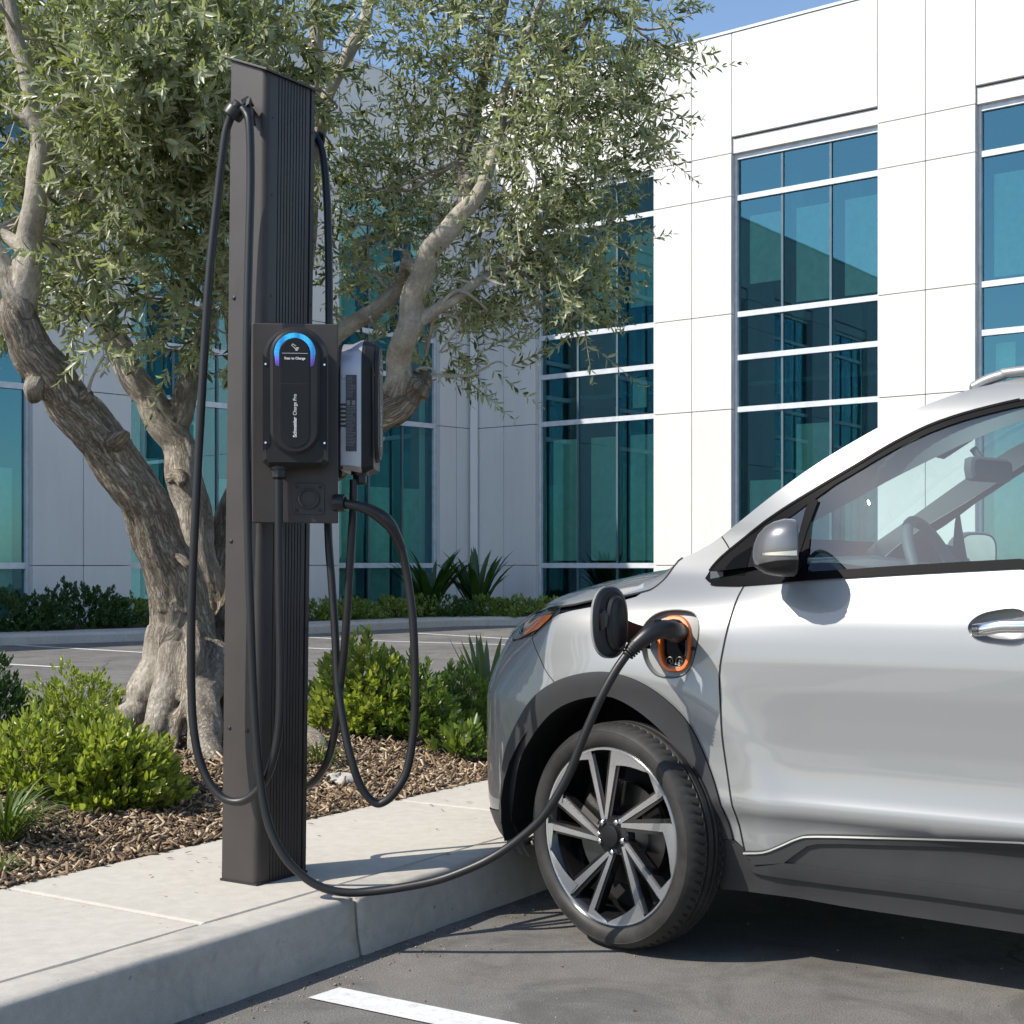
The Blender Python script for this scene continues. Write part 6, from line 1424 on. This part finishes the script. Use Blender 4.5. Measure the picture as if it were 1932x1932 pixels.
    # rock
    m = MB(); c = bedpt(642, 1482); bpy.ops.object.select_all(action='DESELECT') if False else None
    V_, Fc = [], []; n, k = 18, 12
    for i in range(k+1):
        for j in range(n):
            t, p = math.pi*i/k, 2*math.pi*j/n; r = 1+.16*math.sin(3*t+2*p)+.12*math.sin(5*p+t*2)+.05*math.sin(11*p+7*t)
            V_.append(c+np.array([.075*r*math.sin(t)*math.cos(p), .06*r*math.sin(t)*math.sin(p), .012+.036*r*math.cos(t)]))
    m.add(V_, [(i*n+j, i*n+(j+1) % n, (i+1)*n+(j+1) % n, (i+1)*n+j) for i in range(k) for j in range(n)])
    tag(m.build('rock', M['rock'], smooth=True), 'pale rounded rock half sunk in the wood chips right of the post', 'rock')
def plants(farC, farN):
    S_ = shrub
    S_('leafy_shrub', bedpt(190, 1535), .29, .26, .31, 1050, .044, M['leaf_yellow'], 'large yellow green leafy shrub in front, left of the charging post', group='shrubs in the mulch bed', per=7, fr=.5, openness=.42)
    S_('leafy_shrub', bedpt(60, 1500), .18, .16, .26, 300, .038, M['leaf_yellow'], 'small yellow green shrub at the left edge beside the large one', group='shrubs in the mulch bed')
    S_('leafy_shrub', bedpt(-25, 1420), .25, .24, .42, 560, .040, M['leaf_dark'], 'dark green shrub cut by the left edge of the picture', group='shrubs in the mulch bed')
    S_('leafy_shrub', bedpt(140, 1395), .31, .26, .33, 650, .034, M['leaf_yellow'], 'low golden green shrub behind the large one, beside the olive roots', group='shrubs in the mulch bed', openness=.6)
    S_('leafy_shrub', bedpt(690, 1385), .28, .24, .41, 620, .044, M['leaf_yellow'], 'bright yellow green shrub just right of the post behind the hanging cables', group='shrubs in the mulch bed', fr=.5)
    S_('leafy_shrub', bedpt(770, 1395), .27, .24, .34, 420, .046, M['leaf_mid'], 'mid green shrub between the bright shrub and the car', group='shrubs in the mulch bed')
    S_('leafy_shrub', bedpt(868, 1400), .27, .26, .33, 420, .046, M['leaf_mid'], 'green shrub right beside the car bumper', group='shrubs in the mulch bed')
    S_('leafy_shrub', bedpt(620, 1330), .12, .12, .26, 60, .042, M['leaf_yellow'], 'sparse pale shrub close to the right side of the post', group='shrubs in the mulch bed')
    S_('rosette_plant', bedpt(775, 1408), .12, .12, .15, 34, .075, M['leaf_mid'], 'low broad leaved plant below the mid green shrub', 'plant', 'low plants at the bed edge', per=8, fr=.40, openness=.7)
    S_('rosette_plant', bedpt(875, 1440), .13, .12, .14, 40, .075, M['leaf_mid'], 'low broad leaved plant beside the car bumper', 'plant', 'low plants at the bed edge', per=8, fr=.38, openness=.7)
    B_ = blades
    B_('agave', bedpt(918, 1345), 22, .46, .045, M['leaf_agave'], 'spiky agave like plant with stiff upright leaves beside the car', 'agave', spread=.5, stiff=.95, lift=1.0)
    B_('grass_tuft', bedpt(600, 1458), 80, .20, .010, M['leaf_blade'], 'tuft of strappy grass at the right foot of the post', 'grass tuft', spread=.8, group='strappy grass tufts')
    B_('grass_tuft', bedpt(905, 1432), 90, .22, .010, M['leaf_blade'], 'tuft of arching grass beside the car bumper', 'grass tuft', spread=1.0, group='strappy grass tufts')
    B_('grass_tuft', bedpt(8, 1600), 160, .30, .009, M['leaf_blade'], 'tall grass tuft at the bottom left edge of the bed', 'grass tuft', spread=.7, group='strappy grass tufts')
    B_('grass_tuft', bedpt(2, 1655), 18, .12, .009, M['leaf_blade'], 'small grass sprout at the corner of the bed by the sidewalk', 'grass tuft', spread=.9, group='strappy grass tufts')
    B_('grass_tuft', bedpt(283, 1420), 14, .12, .010, M['leaf_blade'], 'short sprout at the foot of the olive trunk', 'grass tuft', spread=.7, group='strappy grass tufts')
    # far planting in front of the office
    def far(x, y, D, rx, h, n, leaf, mat, label, name='hedge_shrub', cat='shrub'):
        p = at(x, y, D); p[2] = .13; S_(name, p, rx, rx*.8, h, n, leaf, mat, label, cat, 'clipped shrubs in front of the office', per=6, stem=False, openness=.35, fr=.55)
    far(10, 1180, 21.6, .95, .55, 420, .085, M['leaf_dark'], 'dark rounded shrub at the far left in front of the office')
    far(150, 1180, 22.6, .95, .62, 480, .085, M['leaf_dark'], 'dark rounded shrub left of the olive trunk in front of the white wall')
    far(245, 1180, 23.4, .6, .42, 220, .085, M['leaf_mid'], 'smaller shrub partly behind the olive trunk in front of the office')
    for i, (x, D) in enumerate([(600, 25.6), (665, 26.0), (730, 26.6), (790, 27.3)]):
        far(x, 1165, D, .62, .34, 200, .075, M['leaf_mid'], ['low green hedge shrub just right of the post by the office', 'low hedge shrub seen between the two hanging cables', 'low hedge shrub under the office window right of the cables', 'low hedge shrub at the foot of the tall strappy plant'][i])
    for i, (x, D) in enumerate([(850, 27.4), (915, 27.8), (975, 27.6), (1030, 27.0)]):
        far(x, 1165, D, .66, .34, 200, .075, M['leaf_mid' if i else 'leaf_dark'], ['low dark hedge shrub between the two tall strappy plants', 'low hedge shrub in front of the right tall plant', 'low hedge shrub nearest the car headlight', 'low hedge shrub mostly hidden behind the car nose'][i])
    for (x, D, n, lab, st_, w) in ((812, 28.2, 46, 'tall strappy plant with broad upright leaves, left of the two by the office wall', .55, .15), (900, 28.4, 34, 'bird of paradise plant with pointed leaves, right of the two by the office wall', .6, .17)):
        p = at(x, 1150, D); p[2] = .13; B_('strap_leaf_plant', p, n, 1.35, w, M['leaf_dark'], lab, 'plant', spread=.55, stiff=st_, lift=1.0, group='tall plants by the office wall')
main()
